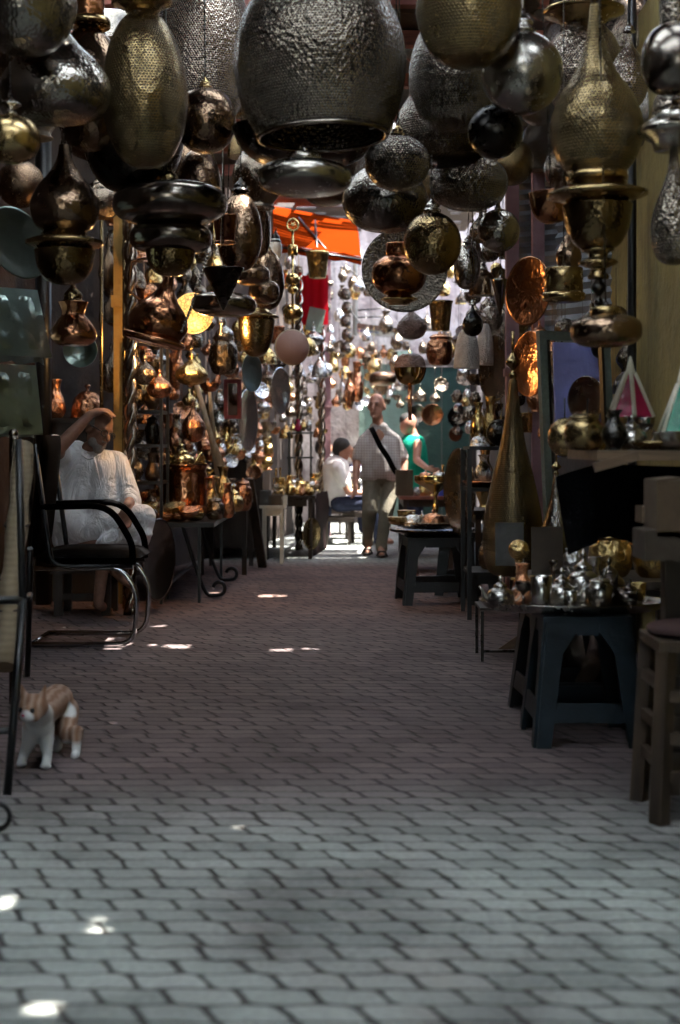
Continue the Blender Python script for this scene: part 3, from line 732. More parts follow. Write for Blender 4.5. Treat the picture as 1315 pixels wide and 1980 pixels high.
def plastic_stool(label, cx, cy, z, w_top, w_bot, m, rz=0.0):
    """moulded stool: flared legs with arched openings and a cross bar on each side"""
    r = thing('plastic_stool', label, 'stool', (cx, cy, 0), None, rz)
    t = w_top / 2; b = w_bot / 2
    MB().box((0, 0, z - 0.012), (w_top + 0.02, w_top + 0.02, 0.024)).build('seat', m, r)
    for k in range(4):
        A = Matrix.Rotation(k * PI / 2, 3, 'Z')
        h = z - 0.024
        lean = math.atan2(b - t, h)
        o = A @ Vector((0, -b, 0)); ux = A @ Vector((1, 0, 0)); uy = A @ Vector((0, math.sin(lean), math.cos(lean)))
        L = h / math.cos(lean)
        q = lambda y: b + (t - b) * y / L
        lw = 0.055
        for s in (-1, 1):
            poly = [(s * (q(0) - 0.004), 0), (s * (q(0) - lw), 0), (s * (q(L * .2) - lw - .004), L * .2), (s * (q(L * .75) - lw * 1.25), L * .75), (s * (q(L) - lw * 2.0), L * 0.93), (s * (q(L) - lw * 2.0), L), (s * (q(L) - 0.004), L)]
            MB().prism(poly, o, ux, uy, 0.016).build('leg', m, r)
        y0, y1 = L * .2, L * .36
        MB().prism([(-(q(y0) - lw), y0), (q(y0) - lw, y0), (q(y1) - lw - .01, y1), (-(q(y1) - lw - .01), y1)], o, ux, uy, 0.010).build('crossbar', m, r)
        MB().prism([(-(q(L) - .11), L * .9), (q(L) - .11, L * .9), (q(L) - .11, L), (-(q(L) - .11), L)], o, ux, uy, 0.010).build('apron', m, r)
    return r

# blue plastic stool carrying the silver tea tray, and its dark neighbour
plastic_stool('dusty blue plastic stool carrying the tray of silver teapots', P(1132, 1450, 5.12).x, 5.22, 0.462, 0.30, 0.385, M['blue_plastic'], 0.0)
plastic_stool('dark plastic stool tucked behind the dusty blue stool', P(1108, 1400, 5.55).x, 5.68, 0.455, 0.30, 0.40, M['black_plastic'], 0.06)
tz = 0.474
tc = P(1108, 1172, 5.3)
mb = MB().lathe([(1e-5, 0), (.9, 0), (.95, .008), (1.0, .03), (1.01, .034), (.985, .03), (.94, .012), (1e-5, .012)], 64, (0, 0, 0), Matrix.Diagonal(Vector((.345, .235, 1))))
solo('tea_tray', mb, M['silver_old'], 'wide oval silver tray on the dusty blue stool, crowded with teapots', 'tray', (tc.x, 5.3, tz - 0.01))
TG = 'silver tea things on the oval tray'
for i, (px, d, kind, w, h, m, lab) in enumerate([
    (968, 5.22, 'teapot', .115, .12, 'tea_silver', 'round silver teapot at the street end of the oval tray'),
    (1012, 5.16, 'goblet', .06, .10, 'tea_dark', 'dark goblet beside the street end teapot on the oval tray'),
    (1046, 5.12, 'cup', .085, .125, 'tea_silver', 'tall silver beaker at the front of the oval tray'),
    (1086, 5.2, 'teapot', .125, .15, 'tea_silver', 'silver teapot in the middle of the oval tray'),
    (1128, 5.3, 'teapot', .15, .21, 'tea_silver', 'tallest silver teapot with a knobbed lid on the oval tray'),
    (1160, 5.18, 'pot', .12, .12, 'tea_silver', 'squat silver sugar pot at the front of the oval tray'),
    (1196, 5.3, 'bowl', .12, .07, 'tea_dark', 'dark bowl beside the squat sugar pot on the tray'),
    (1070, 5.4, 'stick', .07, .16, 'tea_dark', 'dark candlestick at the back of the oval tray'),
    (1010, 5.36, 'jug', .10, .15, 'shop_copper', 'small copper jug at the back of the oval tray'),
    (1178, 5.42, 'teapot', .14, .17, 'tea_dark', 'dark teapot at the back of the oval tray'),
    (1232, 5.34, 'cup', .07, .08, 'shop_brass', 'brass cup at the wall end of the oval tray'),
    (1218, 5.2, 'teapot', .11, .11, 'tea_dark', 'low dark teapot at the wall end of the oval tray'), (1104, 5.14, 'cup', .055, .07, 'tea_silver', 'little silver cup before the middle teapot on the tray'), (1150, 5.42, 'jug', .1, .17, 'tea_silver', 'silver milk jug at the back of the oval tray'),
]):
    vessel(NAMES[kind], kind, m, w, h, (P(px, 900, d).x, d, tz + 0.003), lab, words(kind), TG, None, True)
# brass pots on the ledge behind the tray
table('side_table', 'low dark wooden table behind the oval tray holding brass pots', 0.78, 1.46, 5.75, 6.3, 0.52, 'wood_dark', 'wood_dark')
for px, w, h, m, lab in [(1180, .22, .2, 'shop_brass', 'rounded brass cauldron under the black cloth'), (1262, .2, .24, 'shop_brass', 'tall brass pot under the black cloth beside the wall'),
                         (1110, .12, .14, 'shop_silver', 'silver sugar pot between the boards and the black cloth')]:
    vessel('lidded_pot', 'pot', m, w, h, (P(px, 900, 5.95).x, 5.95, 0.521), lab, 'pot', None, None, True)
vessel('ball', 'globe', 'shop_brass', .085, .085, (P(1006, 900, 5.8).x, 5.85, 0.60), 'shiny brass ball finial in front of the grey board', 'ball')
vessel('candlestick', 'stick', 'shop_brass', .07, .08, (P(1006, 900, 5.8).x, 5.85, 0.521), 'brass stand holding the shiny brass ball', 'stand')
solo('board', MB().box((0, 0, 0), (0.125, 0.012, 0.19)), M['grey_board'], 'small grey board standing behind the brass ball', 'board', P(985, 1052, 6.25), None, (R(-6), 0, 0))
solo('board', MB().box((0, 0, 0), (0.135, 0.012, 0.21)), M['cardboard_dark'], 'small brown board standing behind the silver tea tray', 'board', P(1058, 1066, 6.12), None, (R(-6), 0, 0))
# thin iron stand behind the tray with a yellow offcut
r = thing('iron_stand', 'thin rusty iron stand between the two street side stools', 'stand', (P(985, 1240, 7.1).x, 7.2, 0))
MB().box((0, 0, .26), (.30, .3, .012)).build('shelf', M['wood_dark'], r)
for x in (-.14, .14):
    for y in (-.14, .14): MB().box((x, y, .125), (.016, .016, .25)).build('leg', M['iron_dark'], r)
MB().box((0, -.14, .05), (.27, .012, .012)).build('rail', M['iron_dark'], r)
MB().prism([(-.08, 0), (.05, 0), (.05, .09)], (0.02, -.13, .06), (1, 0, 0), (0, 0, 1), .01).build('offcut', M['wood_board'], r)

# tall bottle lanterns standing on the ground
def bottle(label, px, y0, y1, w, d, m):
    s = F / d; h = (y1 - y0) / s; r = w / s / 2
    g = P(px, y1, d)
    root = thing('bottle_lantern', label, 'lantern', (g.x, d, max(g.z, 0.0)))
    MB().lathe(catmull([(1e-5, 0), (.6 * r, 0), (.9 * r, .04 * h), (r, .14 * h), (.93 * r, .25 * h), (.72 * r, .38 * h), (.45 * r, .52 * h), (.3 * r, .62 * h), (.2 * r, .72 * h), (.13 * r, .8 * h)], 5), 48).build('body', M[m], root)
    MB().lathe(prof('finial', .24 * r, .12 * h), 20, (0, 0, .79 * h)).build('collar', M['brass_smooth'], root)
    MB().tube([(0, 0, .9 * h), (0, 0, h)], .05 * r, 8).build('stem', M['brass_smooth'], root)
bottle('tall brass bottle lantern with a long neck standing by the street', 992, 640, 1112, 118, 7.6, 'brass_pierced')
bottle('shorter dark bottle lantern behind the two small boards', 1076, 872, 1110, 78, 7.0, 'pewter_hammered')

# wooden display board at eye level, black cloth, colourful glass lanterns
bx0, bx1, bd0, bd1 = P(1150, 0, 4.6).x, 1.42, 4.55, 5.15
r = thing('display_bench', 'wooden bench with a worn pale edge above the black cloth', 'bench', ((bx0 + bx1) / 2, (bd0 + bd1) / 2, 0))
bz = 1.055
MB().box((0, 0, bz - .016), (bx1 - bx0, bd1 - bd0, .032)).build('bench_top', M['wood_board'], r)
MB().bar((-(bx1 - bx0) / 2 - .01, -.29, bz - .055), (-(bx1 - bx0) / 2 + .13, -.3, bz - .016), .03).build('brace', M['wood_board'], r)
for x in (.1, .2):
    MB().box((x, -.2, (bz - .032) / 2), (.04, .04, bz - .032)).build('leg', M['wood_brown'], r)
g = []
for i in range(13):
    row = []
    for j in range(9):
        a = i / 12; b = j / 8
        x = (bx0 - 0.10) + (1.33 - bx0 + 0.06) * a
        z = (1.015 - 0.02 * a - 0.05 * max(0, 0.25 - a) * 4) * (1 - b) + (0.70 + 0.06 * math.sin(a * 5)) * b
        row.append((x + 0.05 * b * (a < .2), 4.78 + .025 * math.sin(a * 17 + b * 2) + .02 * b, z))
    g.append(row)
solo('black_cloth', MB().sheet(g), M['black_cloth'], 'limp black cloth draped below the wooden bench edge', 'cloth')
def pyramid_lamp(label, px, y0, y1, w, d, m):
    s = F / d; h = (y1 - y0) / s; a = w / s / 2
    b = P(px, y1, d)
    root = thing('glass_lantern', label, 'lantern', b, None, 0.5)
    pane = MB(); n = 6
    pts = lambda z: [Vector((math.cos(2 * PI * k / n) * a * (1 - .82 * z), math.sin(2 * PI * k / n) * a * (1 - .82 * z), z * h * .72)) for k in range(n)]
    lo, hi = pts(0.0), pts(1.0)
    for k in range(n):
        j = (k + 1) % n
        q = len(pane.v); pane.v += [lo[k], lo[j], hi[j], hi[k]]; pane.face((q, q + 1, q + 2, q + 3))
    pane.build('panes', M[m], root)
    fr = MB()
    for k in range(n): fr.tube([lo[k], hi[k]], a * .09, 6)
    fr.build('frame', M['bone'], root)
    MB().lathe([(1e-5, 0), (a * .26, 0), (a * .2, .04 * h), (a * .05, .28 * h), (1e-5, .3 * h)], 14, (0, 0, .70 * h)).build('spike', M['bone'], root)
pyramid_lamp('pyramid glass lantern with crimson panes and pale ribs on the bench', 1219, 688, 806, 92, 4.9, 'glass_red')
pyramid_lamp('pyramid glass lantern with emerald panes at the bench end', 1318, 706, 836, 92, 4.7, 'glass_green')
BG = 'tarnished vessels on the wooden bench'
for px, py, d, kind, w, h, m, lab in [
    (1130, 838, 4.75, 'pot', .16, .13, 'brass_smooth', 'squat brass pot at the bench corner, upper of the two'),
    (1188, 846, 4.62, 'vase', .085, .13, 'iron_dark', 'small ribbed black vase at the bench corner'),
    (1222, 826, 4.68, 'teapot', .11, .12, 'tea_silver', 'bright silver teapot before the crimson glass lantern'),
    (1262, 836, 4.66, 'plate', .16, .03, 'brass_smooth', 'brass plate lying at the bench edge'),
    (1300, 838, 4.62, 'bowl', .13, .06, 'tea_silver', 'silver bowl on the bench before the emerald lantern'),
    (1246, 828, 4.85, 'goblet', .07, .11, 'tea_silver', 'silver goblet beside the bright teapot on the bench')]:
    o = vessel(NAMES[kind], kind, m, w, h, (P(px, py, d).x, d, bz + .001), lab, words(kind), BG, None, True)
for px, py, d, w, h, m, lab in [(1092, 884, 5.4, .13, .15, 'brass_smooth', 'round brown brass pot hanging below the bench corner'), (1136, 886, 5.35, .15, .15, 'brass_smooth', 'yellow brass pot hanging beside the round brown pot')]:
    q = P(px, py, d)
    root = vessel('hanging_pot', 'globe', m, w, h, q, lab, 'pot', None, None, True)
    o = MB().tube([(0, 0, .98), (0, 0, 1.5)], .02, 6).build('cord', M['cord_black'], root)
# brown cardboard boxes and posts by the wall
for px, py, w, h, m, lab in [(1306, 982, .15, .165, 'cardboard', 'plain brown cardboard box standing on end at the picture edge'), (1300, 1052, .2, .085, 'cardboard_dark', 'flat torn brown carton under the cardboard box')]:
    q = P(px, py, 4.25)
    mb = MB().box((0, 0, 0), (w, .18, h))
    mb.box((-w * .25, 0, h / 2 + .004), (w * .48, .178, .006), Matrix.Rotation(R(-6), 3, 'Y'))
    solo('cardboard_box', mb, M[m], lab, 'box', q)
r = thing('wood_post', 'rough brown wooden trestle post at the picture edge behind the red stool', 'post', (P(1300, 0, 4.32).x, 4.38, 0))
MB().box((0.02, 0, .48), (.07, .06, .96)).build('upright', M['wood_brown'], r)
MB().box((0.06, 0, .86), (.3, .1, .05)).build('crosspiece', M['wood_board'], r)
# wooden stool with red seat pad at the edge
r = thing('wooden_stool', 'old wooden stool with a faded red seat pad at the picture edge', 'stool', (P(1310, 0, 4.08).x + .085, 4.16, 0))
MB().box((0, 0, .50), (.30, .28, .03)).build('seat', M['wood_brown'], r)
MB().lathe(prof('disc', .155, .045), 28, (0, 0, .512)).build('seat_pad', M['red_cushion'], r)
for sx in (-1, 1):
    for sy in (-1, 1): MB().bar((sx * .125, sy * .115, .49), (sx * .15, sy * .135, 0), .042).build('leg', M['wood_brown'], r)
for z in (.13, .24, .36):
    mb = MB()
    for sy in (-1, 1): mb.box((0, sy * .128, z), (.25, .02, .032))
    for sx in (-1, 1): mb.box((sx * .14, 0, z + .03), (.02, .22, .032))
    mb.build('stretcher', M['wood_brown'], r)

# black plastic stool with the dark trays further up the street
plastic_stool('black plastic stool in the street carrying stacked dark trays', P(846, 1170, 9.6).x, 9.78, 0.452, 0.42, 0.50, M['black_plastic'], 0.08)
plastic_stool('second black plastic stool close behind the one with the trays', P(905, 1170, 9.8).x + .04, 10.35, 0.45, 0.36, 0.44, M['black_plastic'], -0.1)
bx = P(838, 0, 9.7).x
solo('dark_tray', MB().lathe(prof('plate', .30, .05), 44), M['iron_dark'], 'black round tray lying on the street stool, bottom one', 'tray', (bx, 9.78, .453))
solo('dark_tray', MB().lathe(prof('plate', .275, .05), 44), M['shop_dark'], 'dark oval tray full of bowls on the street stool, top one', 'tray', (bx - .03, 9.74, .506))
SG = 'bright dishes on the dark street tray'
for px, d, kind, w, h, m, lab in [
    (768, 9.6, 'bowl', .13, .055, 'shop_brass', 'small brass bowl at the street side rim of the dark tray'), (800, 9.58, 'dome', .16, .09, 'shop_silver', 'silver lid at the front of the dark tray'),
    (838, 9.62, 'dome', .17, .1, 'shop_copper', 'copper lid beside the silver lid on the dark tray'), (868, 9.7, 'bowl', .14, .06, 'shop_silver', 'silver bowl beside the oval tray on the street stool'),
    (786, 9.82, 'bowl', .13, .09, 'shop_brass', 'brass bowl behind the silver lid on the dark tray')]:
    vessel(NAMES[kind], kind, m, w, h, (P(px, 0, d).x, d, .535), lab, words(kind), SG, None, False)
vessel('footed_dish', 'tazza', 'gold_bright', .30, .33, (P(842, 0, 10.0).x, 10.0, .53), 'tall gold footed dish piled with silver lids behind the dark tray', 'dish', None, None, False)
for k in range(5):
    a = k * 1.256
    vessel('domed_lid', 'dome', ('shop_silver', 'shop_copper')[k % 2], .10, .05, (P(842, 0, 10.0).x + .085 * math.cos(a), 10.0 + .085 * math.sin(a), .845), 'small lid lying in the gold footed dish', 'lid', 'lids in the gold footed dish')
# dark rack with balls, beside the bottle lantern
def rack(label, X0, X1, Y0, Y1, levels, m='black_paint', lw=.028, name='shelf_rack'):
    cx, cy = (X0 + X1) / 2, (Y0 + Y1) / 2
    r = thing(name, label, 'rack', (cx, cy, 0))
    legs4(r, X0 - cx - lw, X1 - cx + lw, Y0 - cy - lw, Y1 - cy + lw, levels[-1] - .004, lw, M[m], 'post')
    for z in levels: MB().box((0, 0, z), (X1 - X0, Y1 - Y0, .022)).build('shelf', M[m], r)
    return r
rk = (P(906, 0, 8.8).x, P(1005, 0, 8.8).x, 8.75, 9.2)
rack('black shelf stand between the oval tray and the tall bottle lantern', *rk, [.28, .80, 1.055])
KG = 'metalware on the black shelf stand'
for px, d, kind, w, h, m, lab in [
    (968, 8.95, 'globe', .18, .17, 'iron_dark', 'black metal ball on top of the shelf stand'), (928, 8.85, 'dome', .13, .08, 'shop_silver', 'silver lid on top of the shelf stand'),
    (925, 9.1, 'vase', .11, .28, 'gold_bright', 'gold vase behind the silver lid on the shelf stand'), (948, 9.12, 'jug', .13, .32, 'shop_brass', 'brass jug behind the black ball on the shelf stand'),
    (992, 8.84, 'teapot', .12, .14, 'shop_copper', 'copper teapot at the end of the shelf stand')]:
    vessel(NAMES[kind], kind, m, w, h, (P(px, 0, d).x, d, 1.067), lab, words(kind), KG, None, False)
vessel('plate', 'plate', 'shop_copper', .30, .04, (P(940, 0, 8.95).x, 8.95, .812), 'copper plate lying on the middle shelf of the stand', 'plate', KG)
vessel('vase', 'vase', 'shop_silver', .12, .2, (P(935, 0, 9.08).x, 9.08, .812), 'silver vase on the middle shelf of the stand', 'vase', KG)
vessel('lidded_pot', 'pot', 'shop_dark', .2, .2, (P(950, 0, 8.98).x, 8.98, .292), 'dark pot on the bottom shelf of the stand', 'pot', KG)

# mirror: empty grey green frame, its reflection painted on a board and plate behind
q = P(1086, 0, 7.3)
r = thing('mirror_frame', 'tall grey green mirror frame leaning by the wall', 'frame', (q.x + .12, 7.35, .40), None, R(20))
r.rotation_euler = (R(-4), 0, R(26))
w, h = .40, 1.22
mb = MB()
for x in (-w / 2, w / 2): mb.box((x, 0, h / 2), (.045, .03, h))
mb.box((0, 0, h + .0225), (w + .045, .03, .045)); mb.box((0, 0, -.0225), (w + .045, .03, .045))
mb.build('frame', M['green_grey_paint'], r)
mb = MB()
for x in (-w / 2 + .03, w / 2 - .03): mb.box((x, -.004, h / 2), (.016, .03, h - .002))
mb.build('inner_edge', M['black_paint'], r)

solo('wooden_crate', MB().box((0, 0, .2), (.5, .25, .40)), M['wood_dark'], 'dark wooden crate under the grey green frame', 'crate', (q.x + .12, 7.36, -.022))
solo('mirror_reflection', MB().box((0, 0, 0), (.30, .012, .62)), M['reflection_blue'], 'violet blue board painted as the reflection in the grey green mirror', 'board', (q.x + .16, 7.72, 1.32), None, (R(-3), 0, R(20)))  # painted stand-in for what the mirror reflects
upright('round_tray', 'pale round plate added for the curve reflected in the grey green mirror', 1136, 772, 60, 90, 7.6, 'silver_old', -1, 'plate')  # added plate, stands in for a pale reflected curve

# ------------------------------------------------------------------ setting
g = MB(); g.v = [Vector(p) for p in ((-60, -40, 0), (60, -40, 0), (60, 120, 0), (-60, 120, 0))]; g.face((0, 1, 2, 3))
struct('street', g, M['street_pavers'])
SUN_EL, SUN_AZ = 64.0, 95.0           # azimuth from +Y towards +X
SD = Vector((math.sin(R(SUN_AZ)) * math.cos(R(SUN_EL)), math.cos(R(SUN_AZ)) * math.cos(R(SUN_EL)), math.sin(R(SUN_EL))))
def wall_run(name, pts, h, th, m, label, z0=0.0):
    mb = MB()
    for (a, b) in zip(pts[:-1], pts[1:]):
        a, b = Vector((a[0], a[1], 0)), Vector((b[0], b[1], 0))
        d = (b - a); L = d.length; d.normalize(); nn = Vector((-d.y, d.x, 0))
        mb.prism([(0, z0), (L, z0), (L, h), (0, h)], a + nn * 0, d, (0, 0, 1), th)
    return solo(name, mb, M[m], label, 'wall')
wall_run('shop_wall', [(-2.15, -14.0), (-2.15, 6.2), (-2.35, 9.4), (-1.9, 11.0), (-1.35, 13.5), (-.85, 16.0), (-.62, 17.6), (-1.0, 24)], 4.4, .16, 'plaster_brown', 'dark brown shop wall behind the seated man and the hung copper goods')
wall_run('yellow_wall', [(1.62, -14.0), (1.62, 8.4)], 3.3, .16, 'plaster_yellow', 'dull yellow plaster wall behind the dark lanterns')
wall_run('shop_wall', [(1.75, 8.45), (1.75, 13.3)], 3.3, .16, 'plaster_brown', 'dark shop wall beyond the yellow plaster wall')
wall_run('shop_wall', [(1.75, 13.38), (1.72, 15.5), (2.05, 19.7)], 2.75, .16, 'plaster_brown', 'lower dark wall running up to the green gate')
solo('iron_pole', MB().tube([(0, 0, 0), (0, 0, 4.3)], .022, 10), M['black_paint'], 'thin black pole standing before the yellow wall', 'pole', (P(1222, 0, 7.05).x, 7.05, 0))
# pink wooden posts and ribbed steel shutters of the shopfront
for px, d, w, lab in [(990, 9.3, .082, 'faded pink shop post beside the scalloped copper plate'), (1040, 9.0, .075, 'faded pink shop post right behind the scalloped copper plate'),
                      (630, 16.9, .12, 'faded pink post by the far brassware counter')]:
    x = P(px, 0, d).x
    mb = MB().box((0, 0, 1.9), (w, w, 3.8))
    for z in (1.55, 3.3): mb.box((0, 0, z), (w * 1.25, w * 1.25, .05))
    solo('shop_post', mb, M['pink_paint'], lab, 'post', (x, d, 0))
def shutter(label, a, b, h0, h1):
    a, b = Vector(a), Vector(b); d = b - a; n = int(d.length / .07); nn = Vector((-d.y, d.x, 0)).normalized()
    rows = [[a + Vector((0, 0, z)) + nn * .016 * math.cos(PI * k), b + Vector((0, 0, z)) + nn * .016 * math.cos(PI * k)] for k, z in enumerate([h0 + .035 * i for i in range(int((h1 - h0) / .035))])]
    solo('steel_shutter', MB().sheet(rows, False), M['steel_shutter'], label, 'shutter')
shutter('ribbed grey steel shutter between the two pink posts', (1.12, 9.42, 0), (1.62, 9.1, 0), 1.5, 3.6)
shutter('ribbed grey steel shutter behind the long brass teardrop', (1.28, 8.4, 0), (1.56, 8.05, 0), 1.7, 3.6)
# ochre pillar and twisted poles of the copper shop
x = P(232, 0, 9.6).x
solo('shop_pillar', MB().box((0, 0, 1.9), (.10, .12, 3.8)).box((0, 0, 2.05), (.13, .15, .08)), M['plaster_ochre'], 'ochre painted pillar behind the seated man', 'pillar', (x, 9.7, 0))
for px, d, r_, lab, m in [(196, 9.2, .012, 'thin brass rod beside the ochre pillar, nearer the tin trays', 'brass_smooth'), (240, 9.35, .011, 'thin brass rod in front of the ochre pillar', 'brass_smooth'),
                     (84, 9.6, .055, 'black upright post between the tin trays and the copper jar', 'black_paint')]:
    solo('shop_rod', MB().tube([(0, 0, 0), (0, 0, 3.5)], r_, 8), M[m], lab, 'rod', (P(px, 0, d).x, d, 0))
for px, d, lab in [(578, 14.6, 'twisted barley sugar pole by the silver tray edge'), (622, 15.6, 'twisted barley sugar pole beside the pink post'), (252, 9.0, 'twisted pole of the black shelf full of dark pots')]:
    mb = MB()
    for st in (0, 1):
        mb.tube([(.02 * math.cos(z * 22 + st * PI), .02 * math.sin(z * 22 + st * PI), z) for z in [i * .04 for i in range(72)]], .026, 8)
    solo('twisted_pole', mb, M['pewter_bright'], lab, 'pole', (P(px, 0, d).x, d, 0))

# ------------------------------------------------------------------ plank roof with gaps and beams, translucent sheets added for fill light
SPOTS = [(352, 1250, .11, .16), (547, 1256, .12, .15), (606, 1252, .10, .12), (415, 1148, .10, .16), (518, 1152, .12, .18), (546, 1152, .08, .12), (310, 1210, .09, .10),
         (330, 1249, .06, .08), (8, 1752, .055, .075), (22, 1742, .03, .05), (92, 1951, .07, .05), (225, 1252, .10, .12), (245, 1245, .08, .1), (300, 1247, .05, .08), (90, 1232, .10, .2), (150, 1240, .12, .1), (205, 1236, .1, .12),
         (455, 1187, .06, .06), (540, 1186, .05, .06), (198, 1782, .022, .05), (186, 1798, .018, .025), (212, 1800, .02, .025), (200, 1800, .02, .025), (222, 1788, .014, .025), (176, 1792, .012, .025), (660, 1040, .16, .5), (688, 1028, .2, .5), (740, 1044, .2, .5), (650, 1055, .14, .3), (770, 1040, .15, .4), (712, 1056, .12, .25)]
holes = []
for px, py, w, l in SPOTS:
    q = G(px, py) + SD * (ROOF_Z / SD.z)
    holes.append((q.x - w / 2, q.x + w / 2, q.y - l / 2, q.y + l / 2))
q = P(152, 1056, 7.8); q2 = q + SD * ((ROOF_Z - q.z) / SD.z)
holes.append((q2.x - .05, q2.x + .05, q2.y - .05, q2.y + .05))
_hr = random.Random(21)
for _ in range(60):
    _x, _y, _w = _hr.uniform(-1.3, 3.2), _hr.uniform(3.5, 13.2), _hr.choice((.02, .025, .03, .035))
    holes.append((_x, _x + _w, _y, _y + .028))
FILL_GAPS = [(-1.7, 1.05, 1.2, 2.98), (-1.7, -1.0, 3.9, 4.6), (-.6, .6, 3.75, 4.6), (.9, 1.45, 3.9, 4.5), (.8, 1.5, 6.5, 7.0), (-.6, .5, 5.95, 6.5), (-1.3, -.3, 6.85, 7.55), (-1.95, -.3, 7.8, 9.35), (.2, .9, 8.85, 9.3), (-1.4, -.6, 9.95, 10.4), (.0, 1.3, 10.9, 11.6), (-.9, 1.3, 12.05, 13.0)]  # sheet openings added to brighten the near paving, lantern tops and figures
holes += [(a, b, c, d) for a, b, c, d in FILL_GAPS]
RX0, RX1, RY0, RY1 = -2.9, 3.6, -14.0, 13.4
roof = thing('market_roof', 'plank roof with light gaps spanning the covered market street', 'roof', (0, 0, 0))
mb = MB(); y = RY0; step = .025
while y < RY1 - 1e-6:
    iv = [(RX0, RX1)]
    for a, b, c, d in holes:
        if c < y + step / 2 < d:
            nx = []
            for p, q in iv:
                if b <= p or a >= q: nx.append((p, q)); continue
                if a > p: nx.append((p, a))
                if b < q: nx.append((b, q))
            iv = nx
    for p, q in iv: mb.box(((p + q) / 2, y + step / 2, ROOF_Z + .02 + .002 * ((int(round(y / step)) // 8) % 2)), (q - p, step, .03))
    y += step
mb.build('plank_deck', M['wood_dark'], roof)
mb = MB(); rr = random.Random(3); y = 13.42  # slats added past the roof end to shade shop fronts and walker
while y < 17.0:
    iv = [(-2.9, 1.95)] if y < 14.5 else [(-2.9, 1.5)]
    cuts = [(-.02, .62)] if 13.6 < y < 14.9 else []
    if y > 14.5: cuts += [(c, c + rr.uniform(.06, .22)) for c in [rr.uniform(-.8, 1.3) for _ in range(4)]]
    for a, b in cuts:
        nx = []
        for p, q in iv:
            if b <= p or a >= q: nx.append((p, q)); continue
            if a > p: nx.append((p, a))
            if b < q: nx.append((b, q))
        iv = nx
    for p, q in iv: mb.box(((p + q) / 2, y + .06, ROOF_Z + .03), (q - p, .12 if rr.random() < .75 else .09, .02))
    y += .125
mb.build('shade_slats', M['wood_brown'], roof)
for a, b, c, d in FILL_GAPS:
    MB().box(((a + b) / 2, (c + d) / 2, ROOF_Z + .05), (b - a + .1, d - c + .1, .006)).build('fill_sheet', M['fill_sheet'], roof)
for y in (-5.1, -3.1, -1.1, .1, 1.5, 3.5, 4.9, 5.9, 6.9, 7.95, 8.75, 9.75, 10.8, 11.9, 12.9):
    MB().box((.3, y, ROOF_Z - .05), (6.0, .08, .09)).build('beam', M['wood_red'], roof)

# ------------------------------------------------------------------ far end of the street
EY = 20.0
wall_run('house_wall', [(-1.7, EY), (4.4, EY)], 6.2, .3, 'plaster_pink', 'sunlit pinkish house wall closing the street')
s = F / 19.7
x0, x1 = P(800, 0, 19.7).x, P(908, 0, 19.7).x
r = thing('street_gate', 'worn green gate hung with round plates at the street end', 'gate', ((x0 + x1) / 2, 19.7, 0))
for k in range(2):
    MB().box(((k - .5) * (x1 - x0) / 2, 0, 1.08), ((x1 - x0) / 2 - .008, .06, 2.16)).build('gate_leaf', M['gate_green'], r)
mb = MB()
for k in (-1, 1): mb.box((k * ((x1 - x0) / 2 + .05), 0, 1.1), (.09, .12, 2.2))
mb.box((0, 0, 2.22), (x1 - x0 + .19, .14, .08)); mb.build('gate_frame', M['wood_dark'], r)
x0, x1 = P(700, 0, 19.7).x, P(790, 0, 19.7).x
r = thing('shop_opening', 'pale green shop doorway under the sagging tin canopy', 'doorway', ((x0 + x1) / 2, 19.75, 0))
MB().box((0, 0, 1.1), (x1 - x0, .06, 2.2)).build('back_panel', M['pale_green'], r)
mb = MB()
for k in (-1, 1): mb.box((k * (x1 - x0) / 2, -.05, 1.15), (.08, .1, 2.3))
mb.box((0, -.05, 2.34), (x1 - x0 + .1, .1, .08)); mb.build('door_frame', M['pale_green'], r)
a, b = P(690, 640, 19.0), P(792, 662, 19.0)
mb = MB(); mb.prism([(0, 0), (.0, .07), (.78, -.03), (.78, -.10)], a, (1, 0, 0), (0, 0, 1), .9)
solo('tin_canopy', mb, M['pewter_smooth'], 'sagging dark tin canopy over the pale green doorway', 'canopy')
solo('street_sign', MB().box((0, 0, 0), (.28, .02, .09)), M['blue_sign'], 'small blue plate lying on the tin canopy edge', 'sign', P(712, 636, 18.8), None, (0, R(4), 0))
solo('drain_pipe', MB().tube([(0, 0, 2.6), (0, 0, 5.6)], .035, 8), M['wire_grey'], 'grey drain pipe running down the sunlit pinkish wall', 'pipe', (P(687, 0, 19.7).x, 19.7, 0))
mb = MB()
for k, (y0, y1) in enumerate([(600, 596), (614, 612)]):
    mb.tube([P(692, y0, 19.75), P(742, y1, 19.75), P(752, y1 + 16, 19.75)], .012, 6)
solo('wall_bracket', mb, M['iron_dark'], 'rusty iron bracket bars fixed across the pinkish wall', 'bracket')
for k, (p0, p1, sag) in enumerate([((668, 515), (800, 560), .15), ((660, 575), (760, 640), .2), ((700, 420), (830, 410), .1)]):
    a, b = P(*p0, 19.6), P(*p1, 19.6)
    pts = [a.lerp(b, i / 12) - Vector((0, 0, sag * math.sin(PI * i / 12))) for i in range(13)]
    solo('power_cable', MB().tube(pts, .012, 6), M['cord_black'], ['slack cable from the drain pipe to the green gate side', 'slack cable sagging down to the tin canopy', 'slack cable high on the sunlit pinkish wall'][k], 'cable')
